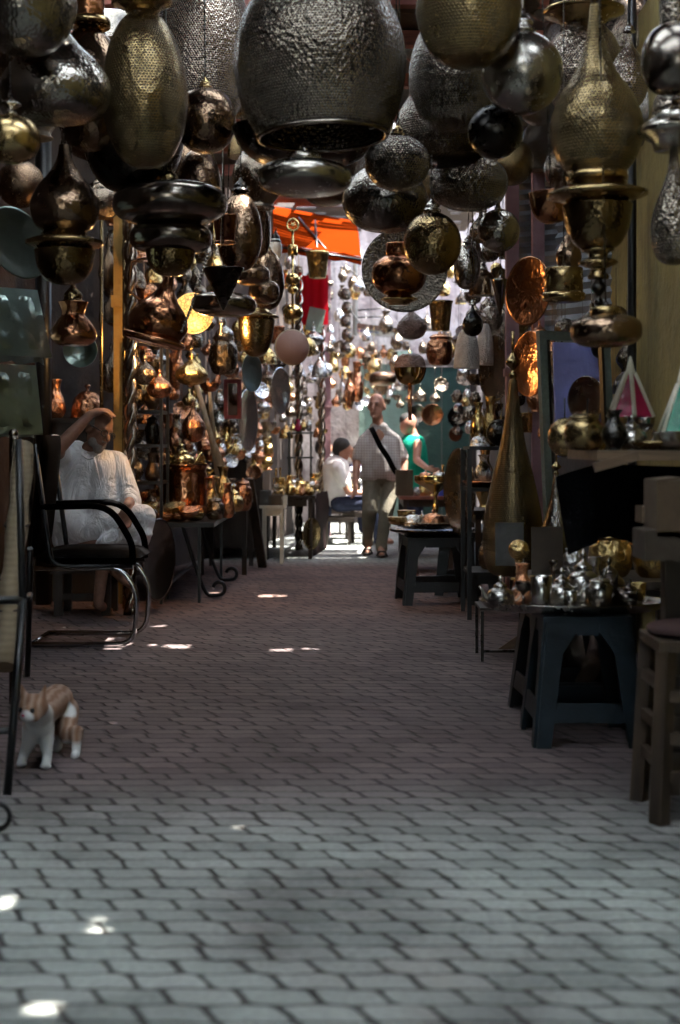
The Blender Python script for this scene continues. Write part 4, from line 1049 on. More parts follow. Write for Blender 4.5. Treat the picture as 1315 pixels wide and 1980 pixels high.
# orange awning on a black frame
r = thing('street_awning', 'orange canvas awning on a black iron frame', 'awning', P(530, 500, 14.6))
o = r.location
A, B_, C_, D_ = P(528, 398, 15.4) - o, P(690, 428, 15.4) - o, P(699, 496, 13.8) - o, P(528, 470, 13.8) - o
gr = [[A.lerp(B_, i / 10).lerp(D_.lerp(C_, i / 10), j / 8) - Vector((0, 0, .05 * math.sin(PI * i / 10) * math.sin(PI * j / 8))) for j in range(9)] for i in range(11)]
MB().sheet(gr).build('canvas', M['orange_canvas'], r)
MB().sheet([[D_.lerp(C_, i / 10) - Vector((0, .004, .075 * j + .012 * math.sin(i * 2.1))) for j in range(2)] for i in range(11)]).build('valance', M['orange_canvas'], r)
mb = MB()
for a, b in ((A, B_), (D_, C_), (A, D_), (B_, C_), (A.lerp(B_, .5), D_.lerp(C_, .5)), (A.lerp(B_, .25), D_.lerp(C_, .65)), (A.lerp(B_, .6) - Vector((0, 0, .5)), D_.lerp(C_, .6))):
    mb.tube([a - Vector((0, 0, .03)), b - Vector((0, 0, .03))], .012, 6)
mb.build('awning_frame', M['black_paint'], r)
a = P(583, 532, 14.9)
gr = [[a + Vector((.28 * i / 8, .03 * math.sin(i * 1.3), -.52 * j / 6)) for j in range(7)] for i in range(9)]
solo('red_banner', MB().sheet(gr), M['red_banner'], 'bright red cloth hanging below the orange awning', 'cloth')
solo('white_panel', MB().box((0, 0, 0), (.17, .01, .24)), M['pale_green'], 'small white panel hung beside the red cloth', 'panel', P(610, 618, 14.7), None, (0, R(12), 0))
# brass mast with balls, hung brass bucket, white lantern, drum
s = F / 12.0
r = thing('brass_mast', 'tall slim brass finial with balls and a ring on top', 'finial', P(566, 640, 12.0))
def zz(py): return (640 - py) / s
MB().tube([(0, 0, 0), (0, 0, zz(447))], .010, 8).build('rod', M['gold_bright'], r)
tor = [(math.cos(a) * .048, 0, zz(435) + math.sin(a) * .05) for a in [2 * PI * i / 20 for i in range(21)]]
mb = MB().tube(tor, .008, 8, False)
for k in range(3): mb.tube([(math.cos(k * 1.05) * .045, 0, zz(435) + math.sin(k * 1.05) * .045), (-math.cos(k * 1.05) * .045, 0, zz(435) - math.sin(k * 1.05) * .045)], .004, 6)
mb.build('ring_top', M['gold_bright'], r)
for py, rr in ((604, .085), (540, .062), (560, .045)):
    MB().ell((0, 0, zz(py)), (rr, rr, rr * .85)).build('ball', M['gold_bright'], r)
MB().lathe(prof('cyl', .042, .085), 20, (0, 0, zz(494))).build('sleeve', M['gold_bright'], r)
def hung(kind, name, label, m, cx, y0, y1, w, d, cat, parts=True, **kw):
    s = F / d
    o = vessel(name, kind, m, w / s, (y1 - y0) / s, P(cx, y1, d), label, cat, None, None, parts, **kw)
    return o
hung('bucket', 'brass_bucket', 'hammered brass bucket hanging below the orange awning', 'shop_brass', 614, 487, 538, 46, 12.5, 'bucket', False)
hung('bucket', 'brass_bucket', 'tall hammered brass bucket hanging by the great round tray', 'shop_brass', 852, 582, 640, 48, 10.5, 'bucket', False)
q = hang('glass_lantern', 'white glass lantern in a wire cage beside the brown pears', 532, 10.5, [('top', 'cap', 446, 470, 22, 'iron_dark'), ('body', 'egg', 456, 504, 26, 'lamp_white')], chain=False)
o = MB().lathe([(1e-5, 0), (.128, 0), (.135, .01), (.135, .05), (1e-5, .052)], 40, (0, 0, 0), Matrix.Rotation(R(90), 3, 'X')).build('drum', M['tambour_skin'])
o.location = P(563, 672, 11.4); o.rotation_euler = (0, 0, R(18)); tag(o, 'round pinkish drum skin hanging under the slim brass finial', 'drum')
tor = [(math.cos(a) * .137, -.025, math.sin(a) * .137) for a in [2 * PI * i / 36 for i in range(37)]]
MB().tube(tor, .008, 8, False).build('rim', M['wood_pale'], o)
# wrapped lanterns and gold globe on a stem
q = hang('wrapped_lantern', 'lantern in pinkish wrapping hung under the great round tray', 797, 9.8, [('knot', 'finial', 582, 600, 12, 'wrap_pink'), ('body', 'onion', 594, 656, 58, 'wrap_pink')], chain=False)
q = hang('wrapped_lantern', 'tall lantern in clear plastic wrapping near the pink post', 902, 9.2, [('body', 'bell', 632, 712, 50, 'plastic_wrap')], chain=False)
q = hang('wrapped_lantern', 'narrow lantern in clear plastic wrapping beside the taller wrapped one', 936, 9.4, [('body', 'bell', 626, 706, 36, 'plastic_wrap')], chain=False)
hung('pot', 'copper_pot', 'copper pot with shiny rings hung under the tall brass bucket', 'shop_copper', 850, 642, 706, 62, 10.2, 'pot', True)
s = F / 9.0
r = thing('gold_globe', 'polished gold globe with a pinkish paper top on a thin stem', 'lantern', P(793, 745, 9.0))
MB().lathe(prof('bowl', 31 / s, 34 / s), 36).build('body', M['gold_bright'], r)
MB().lathe(prof('dome', 30.5 / s, 36 / s)[:26], 36, (0, 0, 33.5 / s)).build('wrap', M['wrap_pink'], r)
MB().tube([(0, 0, -.22), (0, 0, .01)], .012, 8).build('stem', M['shop_copper'], r)
hung('disc', 'flat_lantern', 'flat brown pot hung in front of the pale green doorway', 'brass_brown', 740, 718, 746, 54, 15.0, 'lantern', False)
# ladder-like dark pipe cluster (stacked hanging pots) left of the drain pipe
for k in range(5):
    hung('pot', 'hanging_pot', 'grey pot in the vertical string hung by the drain pipe', 'shop_dark', 668 + (k % 2) * 3, 556 + k * 26, 580 + k * 26, 26, 16.2, 'pot', False)
    bpy.context.scene.collection.objects[-1]['group'] = 'string of grey pots by the drain pipe'

# ------------------------------------------------------------------ left side stalls
# iron table with scrolled legs
r = thing('iron_table', 'black iron table with scrolled feet heaped with copper beside the seated man', 'table', (-1.18, 10.6, 0))
MB().box((0, 0, .535), (.66, 2.0, .03)).build('table_top', M['black_paint'], r)
for yy in (-.9, .9):
    for sx in (-.25, .25): MB().box((sx - .03, yy, .26), (.02, .02, .52)).build('leg', M['black_paint'], r)
for yy in (-.55, .6):
    pts = [(.06, yy, .52), (.10, yy, .40), (.17, yy, .18), (.235, yy, .03), (.29, yy, .015)]
    pts += [(.325 + .042 * math.sin(a), yy, .062 - .045 * math.cos(a)) for a in [i * .45 for i in range(11)]]
    MB().tube(catmull([tuple(p) for p in pts], 3), .014, 8).build('scroll_foot', M['black_paint'], r)
MB().box((0, 0, .12), (.02, 1.8, .02)).build('rail', M['black_paint'], r)
CT = .551
root = thing('copper_cauldron', 'big hammered copper cauldron behind the seated man on the iron table', 'cauldron', (P(357, 0, 10.3).x, 10.3, CT))
MB().lathe([(1e-5, 0), (.13, 0), (.155, .02), (.165, .1), (.165, .30), (.15, .34), (.165, .375), (.18, .385), (.172, .375), (.155, .34), (.15, .06), (1e-5, .05)], 48).build('body', M['copper_lamp'], root)
for sg in (-1, 1): MB().tube([(sg * .165, 0, .28), (sg * .205, 0, .30), (sg * .205, 0, .22), (sg * .165, 0, .2)], .010, 8).build('handle', M['shop_copper'], root)
vessel('teapot', 'teapot', 'gold_bright', .22, .2, (P(348, 0, 10.5).x, 10.62, CT + .34), 'gleaming brass teapot on the box behind the copper cauldron', 'teapot', None, 0.4, True)
solo('wooden_box', MB().box((0, 0, .17), (.26, .26, .34)).box((0, 0, .335), (.28, .28, .02)), M['wood_dark'], 'dark wooden box under the gleaming brass teapot', 'box', (P(348, 0, 10.5).x, 10.64, CT))
CB = 'copper bowls at the street end of the iron table'
for k in range(9):
    px, d = 318 + (k * 29) % 70, 9.72 + .05 * (k % 4)
    vessel('bowl', 'bowl', ('shop_copper', 'shop_copper', 'shop_brass')[k % 3], .15, .06, (P(px, 0, d).x, d, CT + .03 * (k // 4)), 'small shiny copper toned bowl heaped before the copper cauldron', 'bowl', CB, None, False, .25 if k > 3 else 0)
for px, d, kind, w, h, m, lab in [
    (408, 10.5, 'jug', .15, .30, 'shop_brass', 'brass jug beside the copper cauldron on the iron table'), (432, 10.9, 'vase', .16, .36, 'shop_brass', 'tall brass vase behind the brass jug on the iron table'),
    (416, 10.05, 'pot', .16, .16, 'shop_dark', 'dark lidded pot at the street edge of the iron table'), (440, 10.25, 'jug', .12, .25, 'shop_copper', 'copper jug at the street edge of the iron table'),
    (470, 11.4, 'pot', .18, .26, 'shop_copper', 'copper pot at the far end of the iron table'), (386, 11.0, 'globe', .2, .2, 'shop_copper', 'copper ball behind the cauldron on the iron table'),
    (452, 11.2, 'teapot', .18, .22, 'shop_brass', 'brass teapot at the far end of the iron table')]:
    vessel(NAMES[kind], kind, m, w, h, (P(px, 0, d).x, d, CT), lab, words(kind), 'vessels along the iron table', None, True)
# leaning plank, cream stool, dark counters
a, b = G(508, 1098), P(482, 925, 12.1)
solo('plank', MB().bar(a + Vector((0, 0, .01)), b, .075, .03), M['wood_brown'], 'brown plank leaning beside the cream stool', 'plank')
r = table('wooden_stool', 'cream painted wooden stool carrying a grey box', P(502, 0, 12.9).x, P(553, 0, 12.9).x, 12.85, 13.1, .53, 'cream_plastic', 'cream_plastic', .025, .03, 'stool')
for k, (px, w, h, m, lab) in enumerate([(514, .10, .13, 'grey_board', 'grey box on the cream stool'), (534, .13, .09, 'cardboard', 'brown carton lying on the cream stool'), (550, .05, .08, 'cream_plastic', 'little cream box at the edge of the cream stool')]):
    mb = MB().box((0, 0, h / 2), (w, .14, h)); mb.box((0, 0, h + .003), (w * .98, .06, .006))
    solo('carton', mb, M[m], lab, 'box', (P(px, 0, 12.95).x, 12.95, .531))
table('market_counter', 'dark market counter covered in small brassware beyond the cream stool', P(512, 0, 14).x, P(612, 0, 14).x, 13.35, 15.0, .60, 'wood_dark', 'wood_dark')
g = [[(P(612, 0, 14.0).x - .02 + .03 * i + .02 * math.sin(j), 13.7 + .3 * i, .60 - .10 * j) for j in range(7)] for i in range(5)]
solo('maroon_cloth', MB().sheet(g), M['maroon_cloth'], 'dark maroon cloth hanging off the end of the dark counter', 'cloth')
table('market_counter', 'dark counter between the iron table and the cream stool', P(455, 0, 12.2).x - .3, P(490, 0, 12.2).x, 11.75, 12.75, .62, 'wood_dark', 'wood_dark')
for k in range(3):   # stepped shelf at the back of the counter
    pass
r = thing('stepped_shelf', 'dark stepped shelf rising behind the brassware counter', 'shelf', (P(520, 0, 14.2).x, 14.2, 0))
for k in range(3): MB().box((-.10 - .15 * k, 0, .40 + .075 * k + .06), (.16, 1.5, .72 + .15 * k)).build('step', M['wood_dark'], r)
rx = (P(556, 0, 14.4).x, P(604, 0, 14.4).x, 14.4, 14.6)
r = thing('table_rack', 'little black rack holding bottles on the brassware counter', 'rack', ((rx[0] + rx[1]) / 2, 14.5, .60))
legs4(r, -.13, .13, -.09, .09, .62, .02, M['black_paint'], 'post')
for z in (.35, .60): MB().box((0, 0, z), (.27, .2, .018)).build('shelf', M['black_paint'], r)
for k, m in enumerate(['gold_bright', 'glass_red', 'shop_brass', 'shop_silver']):
    vessel('bottle', ('bottle', 'jug', 'vase', 'pot')[k], m, .07, .12, (rx[0] + .05 + .055 * k, 14.5, 1.219), ['gold bottle on top of the little black rack', 'crimson jug on top of the little black rack', 'brass vase on top of the little black rack', 'silver pot on top of the little black rack'][k], 'bottle', 'bottles on the little black rack', None, False)
table('market_table', 'pale topped low table beside the people sitting at the street end', P(618, 0, 16).x, P(690, 0, 16).x, 15.6, 16.3, .58, 'cream_plastic', 'wood_dark')
table('market_table', 'reddish table at the end of the street before the green gate', P(770, 0, 13.6).x, P(902, 0, 13.6).x, 13.2, 14.3, .60, 'wood_red', 'wood_dark')
table('low_bench', 'low dark bench before the reddish table', P(790, 0, 12.2).x, P(880, 0, 12.2).x, 12.0, 12.6, .36, 'wood_dark', 'wood_dark')
# black shelf full of dark pots behind the seated man
s = F / 9.6
rack('black shelf full of dark pots behind the seated man', P(246, 0, 9.6).x, P(312, 0, 9.6).x, 9.6, 9.95, [.45, .82, 1.07, 1.30, 1.53, 1.78], 'black_paint', .02)
k = 0
for z in (.461, .831, 1.081, 1.311, 1.541):
    for px in (262, 294):
        kind = ('pot', 'globe', 'vase', 'jug', 'bowl')[k % 5]
        h = (.2, .18, .2, .19, .1)[k % 5]
        vessel(NAMES[kind], kind, ('shop_dark', 'iron_dark', 'shop_dark', 'brass_brown')[k % 4], .12, h, (P(px, 0, 9.7).x, 9.72, z), 'dark tarnished vessel standing in the black shelf behind the man', 'vessel', 'dark vessels in the black shelf', None, False)
        k += 1
# copper things on the crate behind his head
solo('wooden_crate', MB().box((0, 0, .62), (.42, .35, 1.24)).box((0, 0, 1.245), (.46, .39, .03)), M['wood_dark'], 'tall dark cabinet behind the head of the seated man', 'cabinet', (P(130, 0, 9.9).x, 9.95, 0))
vessel('jug', 'jug', 'shop_copper', .18, .27, (P(106, 0, 9.9).x, 9.9, 1.262), 'copper jug with a thin handle on the cabinet behind the man', 'jug', None, PI * 0 + 0.2, True)
vessel('domed_lid', 'dome', 'shop_copper', .24, .24, (P(168, 0, 9.95).x, 9.98, 1.262), 'copper dome gleaming on the cabinet above the man', 'lid', None, None, False)
# framed mirror
q = P(450, 772, 11.2)
r = thing('framed_mirror', 'narrow mirror in a dark red frame hung among copperware', 'mirror', q); r.rotation_euler = (0, 0, R(-12))
mb = MB()
for x in (-.055, .055): mb.box((x, 0, 0), (.028, .02, .31))
for z in (-.14, .14): mb.box((0, .002, z), (.085, .018, .028))
mb.build('frame', M['red_paint'], r); MB().box((0, .006, 0), (.09, .006, .26)).build('glass', M['mirror'], r)
# two big crossed wooden paddles / pestles leaning
a, b = P(380, 742, 10.9), P(428, 915, 11.1)
solo('wooden_paddle', MB().tube([a, a.lerp(b, .6), b], [.018, .02, .05], 8), M['wood_pale'], 'grey wooden paddle leaning behind the copper bottle lamp', 'paddle')
a, b = P(404, 744, 11.0), P(414, 850, 11.1)
solo('wooden_paddle', MB().tube([a, b], [.012, .02], 8), M['wood_pale'], 'thin grey wooden stick leaning beside the grey paddle', 'paddle')

# individually recognisable hung goods on the copper side
for kind, lab, m, cx, y0, y1, w, d, cat in [
    ('hanger', 'golden brass onion lantern hung over the copper bottle lamp', 'shop_brass', 370, 668, 745, 64, 9.6, 'lantern'),
    ('hanger', 'copper bottle lamp with two swellings above the cauldron', 'shop_copper', 374, 755, 855, 46, 10.0, 'lantern'),
    ('ladle', 'round copper ladle bowl hung beside the golden onion lantern', 'shop_copper', 406, 700, 758, 38, 10.2, 'ladle'),
    ('pot', 'dark brown lidded pot hung under the flat pewter lantern', 'shop_dark', 432, 640, 724, 66, 10.2, 'pot'),
    ('hanger', 'dark silver lantern knob above the brown lidded pot', 'shop_silver', 434, 610, 660, 36, 10.0, 'lantern'),
    ('spindle', 'chain of silver beads and cups hung under the black cone', 'shop_silver', 428, 598, 650, 18, 9.6, 'chain'),
    ('hanger', 'dark lantern hung beside the ochre pillar below the brass rod', 'shop_dark', 216, 640, 760, 44, 9.8, 'lantern'),
    ('belllamp', 'brown brass bell hung between the two brass rods', 'brass_brown', 214, 560, 622, 46, 9.8, 'bell'),
    ('hanger', 'tall gleaming brown lantern hung between the brass rods, above the bell', 'brass_brown', 210, 440, 560, 40, 9.8, 'lantern'),
    ('vase', 'pale vase hung beside the brass rod and the flat discs', 'shop_silver', 246, 440, 520, 22, 9.6, 'vase'),
    ('hanger', 'orange lit copper lantern low beside the ewer', 'shop_copper', 308, 700, 770, 50, 9.4, 'lantern'),
    ('hanger', 'dark lantern directly under the foot of the copper ewer', 'shop_dark', 280, 672, 744, 44, 9.3, 'lantern'),
    ('globe', 'amber brass ball beside the dark brass bell pot', 'shop_brass', 464, 618, 660, 34, 10.6, 'ball'),
    ('belllamp', 'brass bell lantern below the dark brass bell pot', 'shop_brass', 518, 660, 704, 36, 11.6, 'bell'),
    ('hanger', 'copper lantern beside the pale green enamel plate', 'shop_copper', 446, 668, 730, 34, 11.0, 'lantern'),
    ('globe', 'brass ball beside the drum', 'shop_brass', 596, 652, 690, 30, 13.0, 'ball'),
    ('belllamp', 'pale bell lantern hung by the pink post', 'shop_silver', 618, 680, 730, 32, 14.5, 'bell'),
    ('hanger', 'silver lantern cluster between the drum and the red cloth', 'shop_silver', 606, 622, 668, 38, 13.6, 'lantern'),
    ('jug', 'long copper coffee pot hung by the pink post near the walking man', 'shop_copper', 690, 700, 776, 30, 15.4, 'pot'),
    ('bottle', 'silver bottle hung beside the copper coffee pot', 'shop_silver', 662, 710, 780, 16, 15.6, 'bottle'),
    ('vase', 'copper vase hung left of the walking man', 'shop_copper', 676, 720, 790, 22, 15.2, 'vase'),
]:
    hung(kind, NAMES[kind], lab, m, cx, y0, y1, w, d, cat, w > 44)

# crowded shop fronts: many look-alike pieces of metalware
LFR = [(91, 8.6), (258, 10.0), (437, 12.5), (574, 15.0), (625, 16.6), (700, 17.4)]
RFR = [(880, 15.0), (900, 13.0), (930, 11.0), (990, 9.4), (1060, 8.2)]
def fr(tab, px):
    for (a, b), (c, d) in zip(tab[:-1], tab[1:]):
        if px <= c or (c, d) == tab[-1]: return b + (d - b) * max(0, min(1, (px - a) / (c - a)))
def crowd(n, x0, x1, y0f, y1f, tab, off, kinds, mats, size, where, group, minsep=.62, rng=random.Random(5)):
    done = []
    tries = 0
    while len(done) < n and tries < n * 60:
        tries += 1
        px = rng.uniform(x0, x1); py = rng.uniform(y0f(px), y1f(px))
        d = fr(tab, px) + rng.uniform(*off)
        sz = rng.uniform(*size); wpx = sz * F / d
        if any(abs(px - a) < (wpx + w) * .5 * minsep and abs(py - b) < (wpx + w) * .6 * minsep for a, b, w in done): continue
        done.append((px, py, wpx))
        kind = rng.choice(kinds); m = rng.choice(mats)
        h = sz * {'hanger': 1.5, 'belllamp': 1.3, 'ladle': 2.0, 'spindle': 2.2, 'jug': 1.4, 'vase': 1.5, 'bottle': 2.0, 'standplate': 1.0, 'bowl': .5, 'pot': 1.05, 'teapot': .95, 'goblet': 1.5, 'stick': 2.2, 'bucket': 1.05, 'cup': 1.2, 'globe': 1}.get(kind, 1)
        w_ = sz * {'spindle': .45, 'bottle': .6, 'stick': .5, 'standplate': 1.2}.get(kind, 1)
        o = vessel(NAMES[kind], kind, m, w_, h, P(px, py, d), 'small %s %s %s' % (MATW[m], words(kind), where), words(kind), group + ', %s %s' % (MATW[m], words(kind)), None if kind != 'standplate' else rng.uniform(-.9, .9), False, 0.0, True)
HK = ['hanger', 'hanger', 'belllamp', 'ladle', 'jug', 'standplate', 'standplate', 'globe', 'bucket', 'pot', 'teapot', 'vase']
PK = ['hanger', 'globe', 'belllamp', 'disc', 'vase', 'globe']
MATW.update({'brass_brown': 'brown brass', 'brass_dark': 'dark brass', 'pewter_pierced': 'pierced bronze', 'pewter_hammered': 'hammered pewter'})
crowd(40, 20, 700, lambda x: -30, lambda x: 430, [(0, 7.0), (700, 9.0)], (0, 1.6), PK, ['brass_brown', 'brass_dark', 'pewter_pierced', 'pewter_hammered', 'shop_dark'], (.24, .40), 'in the packed rows behind the front lanterns', 'packed lantern rows', .6, random.Random(9))
crowd(36, 700, 1250, lambda x: -30, lambda x: 420, [(700, 8.6), (1250, 6.9)], (0, 1.4), PK, ['brass_brown', 'brass_dark', 'pewter_pierced', 'pewter_hammered', 'shop_dark'], (.22, .38), 'in the packed rows nearer the pink posts', 'packed lantern rows', .6, random.Random(10))
crowd(84, 262, 520, lambda x: 640 + (x - 262) * .15, lambda x: 900, LFR, (0.1, 0.7), HK, ['shop_brass', 'shop_copper', 'shop_copper', 'shop_dark', 'shop_silver'], (.09, .17), 'hung in the crowded copper shop front', 'hung copper shop goods', .5)
crowd(62, 440, 640, lambda x: 640, lambda x: 850, LFR, (-0.2, 0.5), HK, ['shop_brass', 'shop_copper', 'shop_silver', 'shop_silver', 'shop_dark'], (.08, .17), 'hung further up the crowded shop front', 'hung far shop goods', .5)
crowd(40, 215, 420, lambda x: 430, lambda x: 640, LFR, (.2, .8), ['hanger', 'belllamp', 'globe', 'vase', 'pot'], ['shop_dark', 'shop_copper', 'shop_brass', 'shop_dark'], (.12, .22), 'hung high in the dark of the copper shop', 'high dark shop goods', .6)
crowd(48, 884, 975, lambda x: 450, lambda x: 850, RFR, (.0, .8), HK, ['shop_dark', 'shop_silver', 'shop_dark', 'shop_brass'], (.08, .17), 'hung in the shop front by the pink posts', 'hung pink post shop goods', .55)
crowd(16, 1000, 1070, lambda x: 640, lambda x: 860, RFR, (.1, .5), HK, ['shop_dark', 'shop_copper', 'shop_brass'], (.09, .16), 'hung behind the tall brass bottle lantern', 'hung goods by the bottle lantern', .8)
crowd(14, 1070, 1215, lambda x: 640, lambda x: 800, [(1060, 8.0), (1230, 7.2)], (.1, .3), ['hanger', 'vase', 'bottle', 'belllamp', 'globe'], ['shop_dark', 'iron_dark', 'shop_dark'], (.1, .18), 'hung in the gloom behind the grey frame', 'hung goods behind the frame', .8)
crowd(34, 640, 770, lambda x: 690, lambda x: 800, [(640, 16.6), (770, 18.6)], (0, .6), HK, ['shop_silver', 'shop_copper', 'shop_dark', 'shop_brass'], (.09, .17), 'hung at the bright end of the street', 'hung street end goods', .55)
crowd(30, 545, 690, lambda x: 520, lambda x: 690, [(540, 14.8), (690, 18.0)], (0, .5), ['hanger', 'belllamp', 'ladle', 'vase', 'pot', 'standplate'], ['shop_dark', 'shop_silver', 'shop_brass', 'shop_dark'], (.1, .18), 'hung around the red cloth and drain pipe', 'hung goods round the red cloth', .6)
crowd(44, 690, 900, lambda x: 500, lambda x: 800, [(690, 17.0), (890, 16.0)], (0, 1.5), ['hanger', 'belllamp', 'vase', 'pot', 'standplate'], ['shop_dark', 'shop_silver', 'shop_dark', 'shop_brass'], (.1, .2), 'hung before the green gate', 'hung goods before the green gate', .7)
crowd(26, 300, 520, lambda x: 850, lambda x: 930, LFR, (-.1, .4), ['teapot', 'jug', 'vase', 'globe', 'pot', 'standplate'], ['shop_brass', 'gold_bright', 'shop_copper', 'shop_silver'], (.09, .15), 'hung low over the copper tables', 'low hung copper goods', .55)
def heap(n, X0, X1, Y0, Y1, zf, kinds, mats, size, where, group, rng=random.Random(11)):
    done = []; tries = 0
    while len(done) < n and tries < n * 60:
        tries += 1
        x, y = rng.uniform(X0, X1), rng.uniform(Y0, Y1); sz = rng.uniform(*size)
        if any(math.hypot(x - a, y - b) < (sz + s_) * .47 for a, b, s_ in done): continue
        done.append((x, y, sz)); kind = rng.choice(kinds); m = rng.choice(mats)
        h = sz * {'jug': 1.4, 'vase': 1.5, 'bowl': .45, 'pot': 1.0, 'teapot': .95, 'goblet': 1.5, 'stick': 2.4, 'cup': 1.1, 'dome': .7, 'plate': .2, 'globe': 1, 'tazza': 1.0}.get(kind, 1)
        w_ = sz * (.5 if kind == 'stick' else 1)
        vessel(NAMES[kind], kind, m, w_, h, (x, y, zf(x, y)), 'small %s %s %s' % (MATW[m], words(kind), where), words(kind), group + ', %s %s' % (MATW[m], words(kind)), None, False)
TK = ['bowl', 'cup', 'teapot', 'pot', 'goblet', 'stick', 'dome', 'jug', 'vase', 'bowl', 'tazza']
TM = ['shop_brass', 'gold_bright', 'shop_brass', 'shop_silver', 'gold_bright', 'shop_copper']
heap(76, P(512, 0, 14).x + .10, P(612, 0, 14).x - .03, 13.38, 14.95, lambda x, y: .601, TK, TM, (.06, .13), 'on the crowded dark brassware counter', 'brassware counter goods')
sx0 = P(520, 0, 14.2).x
for k in range(3):
    heap(14, sx0 - .10 - .15 * k - .06, sx0 - .10 - .15 * k + .06, 13.55, 14.9, lambda x, y, k=k: .821 + .15 * k, ['teapot', 'vase', 'jug', 'goblet', 'stick', 'tazza'], TM, (.09, .13), 'on the stepped shelf behind the brassware', 'stepped shelf goods')
heap(26, P(455, 0, 12.2).x - .26, P(490, 0, 12.2).x - .03, 11.8, 12.7, lambda x, y: .621, TK, ['shop_brass', 'shop_copper', 'shop_silver'], (.08, .14), 'on the dark counter near the leaning plank', 'plank counter goods')
heap(14, P(618, 0, 16).x, P(690, 0, 16).x, 15.62, 16.2, lambda x, y: .581, ['bowl', 'cup', 'dome', 'teapot'], ['shop_silver', 'gold_bright'], (.07, .12), 'on the pale topped table', 'pale table goods')
heap(24, P(800, 0, 13.6).x, P(900, 0, 13.6).x, 13.25, 14.2, lambda x, y: .601, TK, TM, (.07, .14), 'on the reddish table', 'reddish table goods')
heap(10, P(795, 0, 12.2).x, P(875, 0, 12.2).x, 12.05, 12.55, lambda x, y: .361, ['bowl', 'teapot', 'dome', 'pot'], ['shop_silver', 'shop_dark', 'shop_brass'], (.1, .16), 'on the low dark bench', 'low bench goods')
heap(22, -1.62, -1.30, 9.8, 11.5, lambda x, y: CT, TK, ['shop_brass', 'shop_copper', 'shop_dark'], (.1, .16), 'at the back of the iron table', 'iron table back goods')
mb = MB().box((0, 0, .12), (.16, .2, .24))
solo('carton', mb, M['cardboard'], 'brown carton on the reddish table beside the walking man', 'box', (P(782, 0, 13.4).x, 13.45, .601))
solo('prayer_stand', MB().prism([(-.12, 0), (.12, 0), (0, .26)], (0, 0, 0), (1, 0, 0), (0, 0, 1), .08), M['blue_sign'], 'dark blue triangular stand on the reddish table', 'stand', (P(868, 0, 13.5).x, 13.3, .602))
vessel('gold_vase', 'vase', 'gold_bright', .16, .44, (P(938, 0, 10.4).x, 10.4, .62), 'tall gold vase behind the black shelf stand', 'vase', None, None, False)
table('market_table', 'dark table hidden behind the black shelf stand', P(905, 0, 10.4).x, P(985, 0, 10.4).x, 10.1, 10.7, .61, 'wood_dark', 'wood_dark')

# ------------------------------------------------------------------ empty black armchair on a chrome sled frame
cx0, cx1 = -1.62, -1.07
r = thing('armchair', 'empty black armchair on a bent chrome sled frame beside the seated man', 'chair', (-1.345, 7.78, 0))
o = Vector(r.location)
def L(x, y, z): return Vector((x, y, z)) - o
def bend(pts, rad=.06, n=5):
    out = [pts[0]]
    for a, b, c in zip(pts[:-2], pts[1:-1], pts[2:]):
        u, v = (a - b).normalized(), (c - b).normalized()
        k = min(rad, (a - b).length * .45, (c - b).length * .45)
        p, q = b + u * k, b + v * k
        for i in range(n + 1):
            t = i / n; out.append(p * (1 - t) ** 2 + b * 2 * t * (1 - t) + q * t * t)
    out.append(pts[-1]); return out
sf = []
for y in (7.54, 8.02):
    pts = [L(-1.62, y, .42), L(-1.16, y, .425), L(-1.075, y, .30), L(-1.09, y, .016), L(-1.64, y, .016)]
    MB().tube(bend(pts, .10), .0135, 10).build('sled_leg', M['chrome'], r)
    pts = [L(-1.60, y, .745), L(-1.22, y, .755), L(-1.10, y, .55), L(-1.10, y, .44)]
    MB().tube(bend(pts, .14), .018, 10).build('armrest', M['black_leather'], r)
    pts = [L(-1.10, y, .43), L(-1.53, y, .43), L(-1.62, y, 1.08)]
    MB().tube(bend(pts, .08), .014, 10).build('back_frame', M['black_paint'], r)
MB().tube([L(-1.64, 7.54, .016), L(-1.64, 8.02, .016)], .0135, 10).build('rear_rail', M['chrome'], r)
def cushion(w, d, h, Mx, c):
    g = MB(); prof_ = []
    nx, ny = 12, 12
    for side in (1, -1):
        rows = []
        for i in range(nx + 1):
            row = []
            for j in range(ny + 1):
                u, v = i / nx * 2 - 1, j / ny * 2 - 1
                e = (max(0, 1 - abs(u) ** 5) * max(0, 1 - abs(v) ** 5)) ** .5
                row.append(Vector(c) + Mx @ Vector((u * w / 2, v * d / 2, side * h / 2 * e)))
            rows.append(row)
        g.sheet(rows)
    return g
cushion(.56, .50, .10, Matrix.Identity(3), L(-1.34, 7.78, .475)).build('seat', M['black_leather'], r)
cushion(.66, .46, .06, Matrix.Rotation(R(-84), 3, 'Y'), L(-1.61, 7.78, .80)).build('backrest', M['black_leather'], r)

# ------------------------------------------------------------------ near black iron chair, mat roll
a = G(18, 1540); b = G(55, 1305)
r = thing('iron_chair', 'black iron folding chair cut off by the picture edge, near the cat', 'chair', (-1.25, 5.0, 0))
o = Vector(r.location)
ka = 4.36; kb = 6.6
def Q(px, py, d): return P(px, py, d) - o
MB().tube([Q(44, 1160, 4.6), Q(34, 1300, 4.5), Q(14, 1538, 4.36)], .013, 10).build('leg', M['black_paint'], r)
MB().tube([Q(58, 1060, 6.3), Q(56, 1200, 6.5), Q(53, 1308, 6.6)], .014, 10).build('leg', M['black_paint'], r)
MB().tube([Q(36, 850, 4.75), Q(40, 1000, 4.7), Q(44, 1160, 4.6)], .013, 10).build('back_post', M['black_paint'], r)
MB().tube([Q(-70, 1416, 4.45), Q(28, 1412, 4.45)], .011, 8).build('stretcher', M['grey_board'], r)
MB().tube([Q(-70, 1162, 4.6), Q(46, 1160, 4.6)], .014, 8).build('seat_rail', M['black_paint'], r)
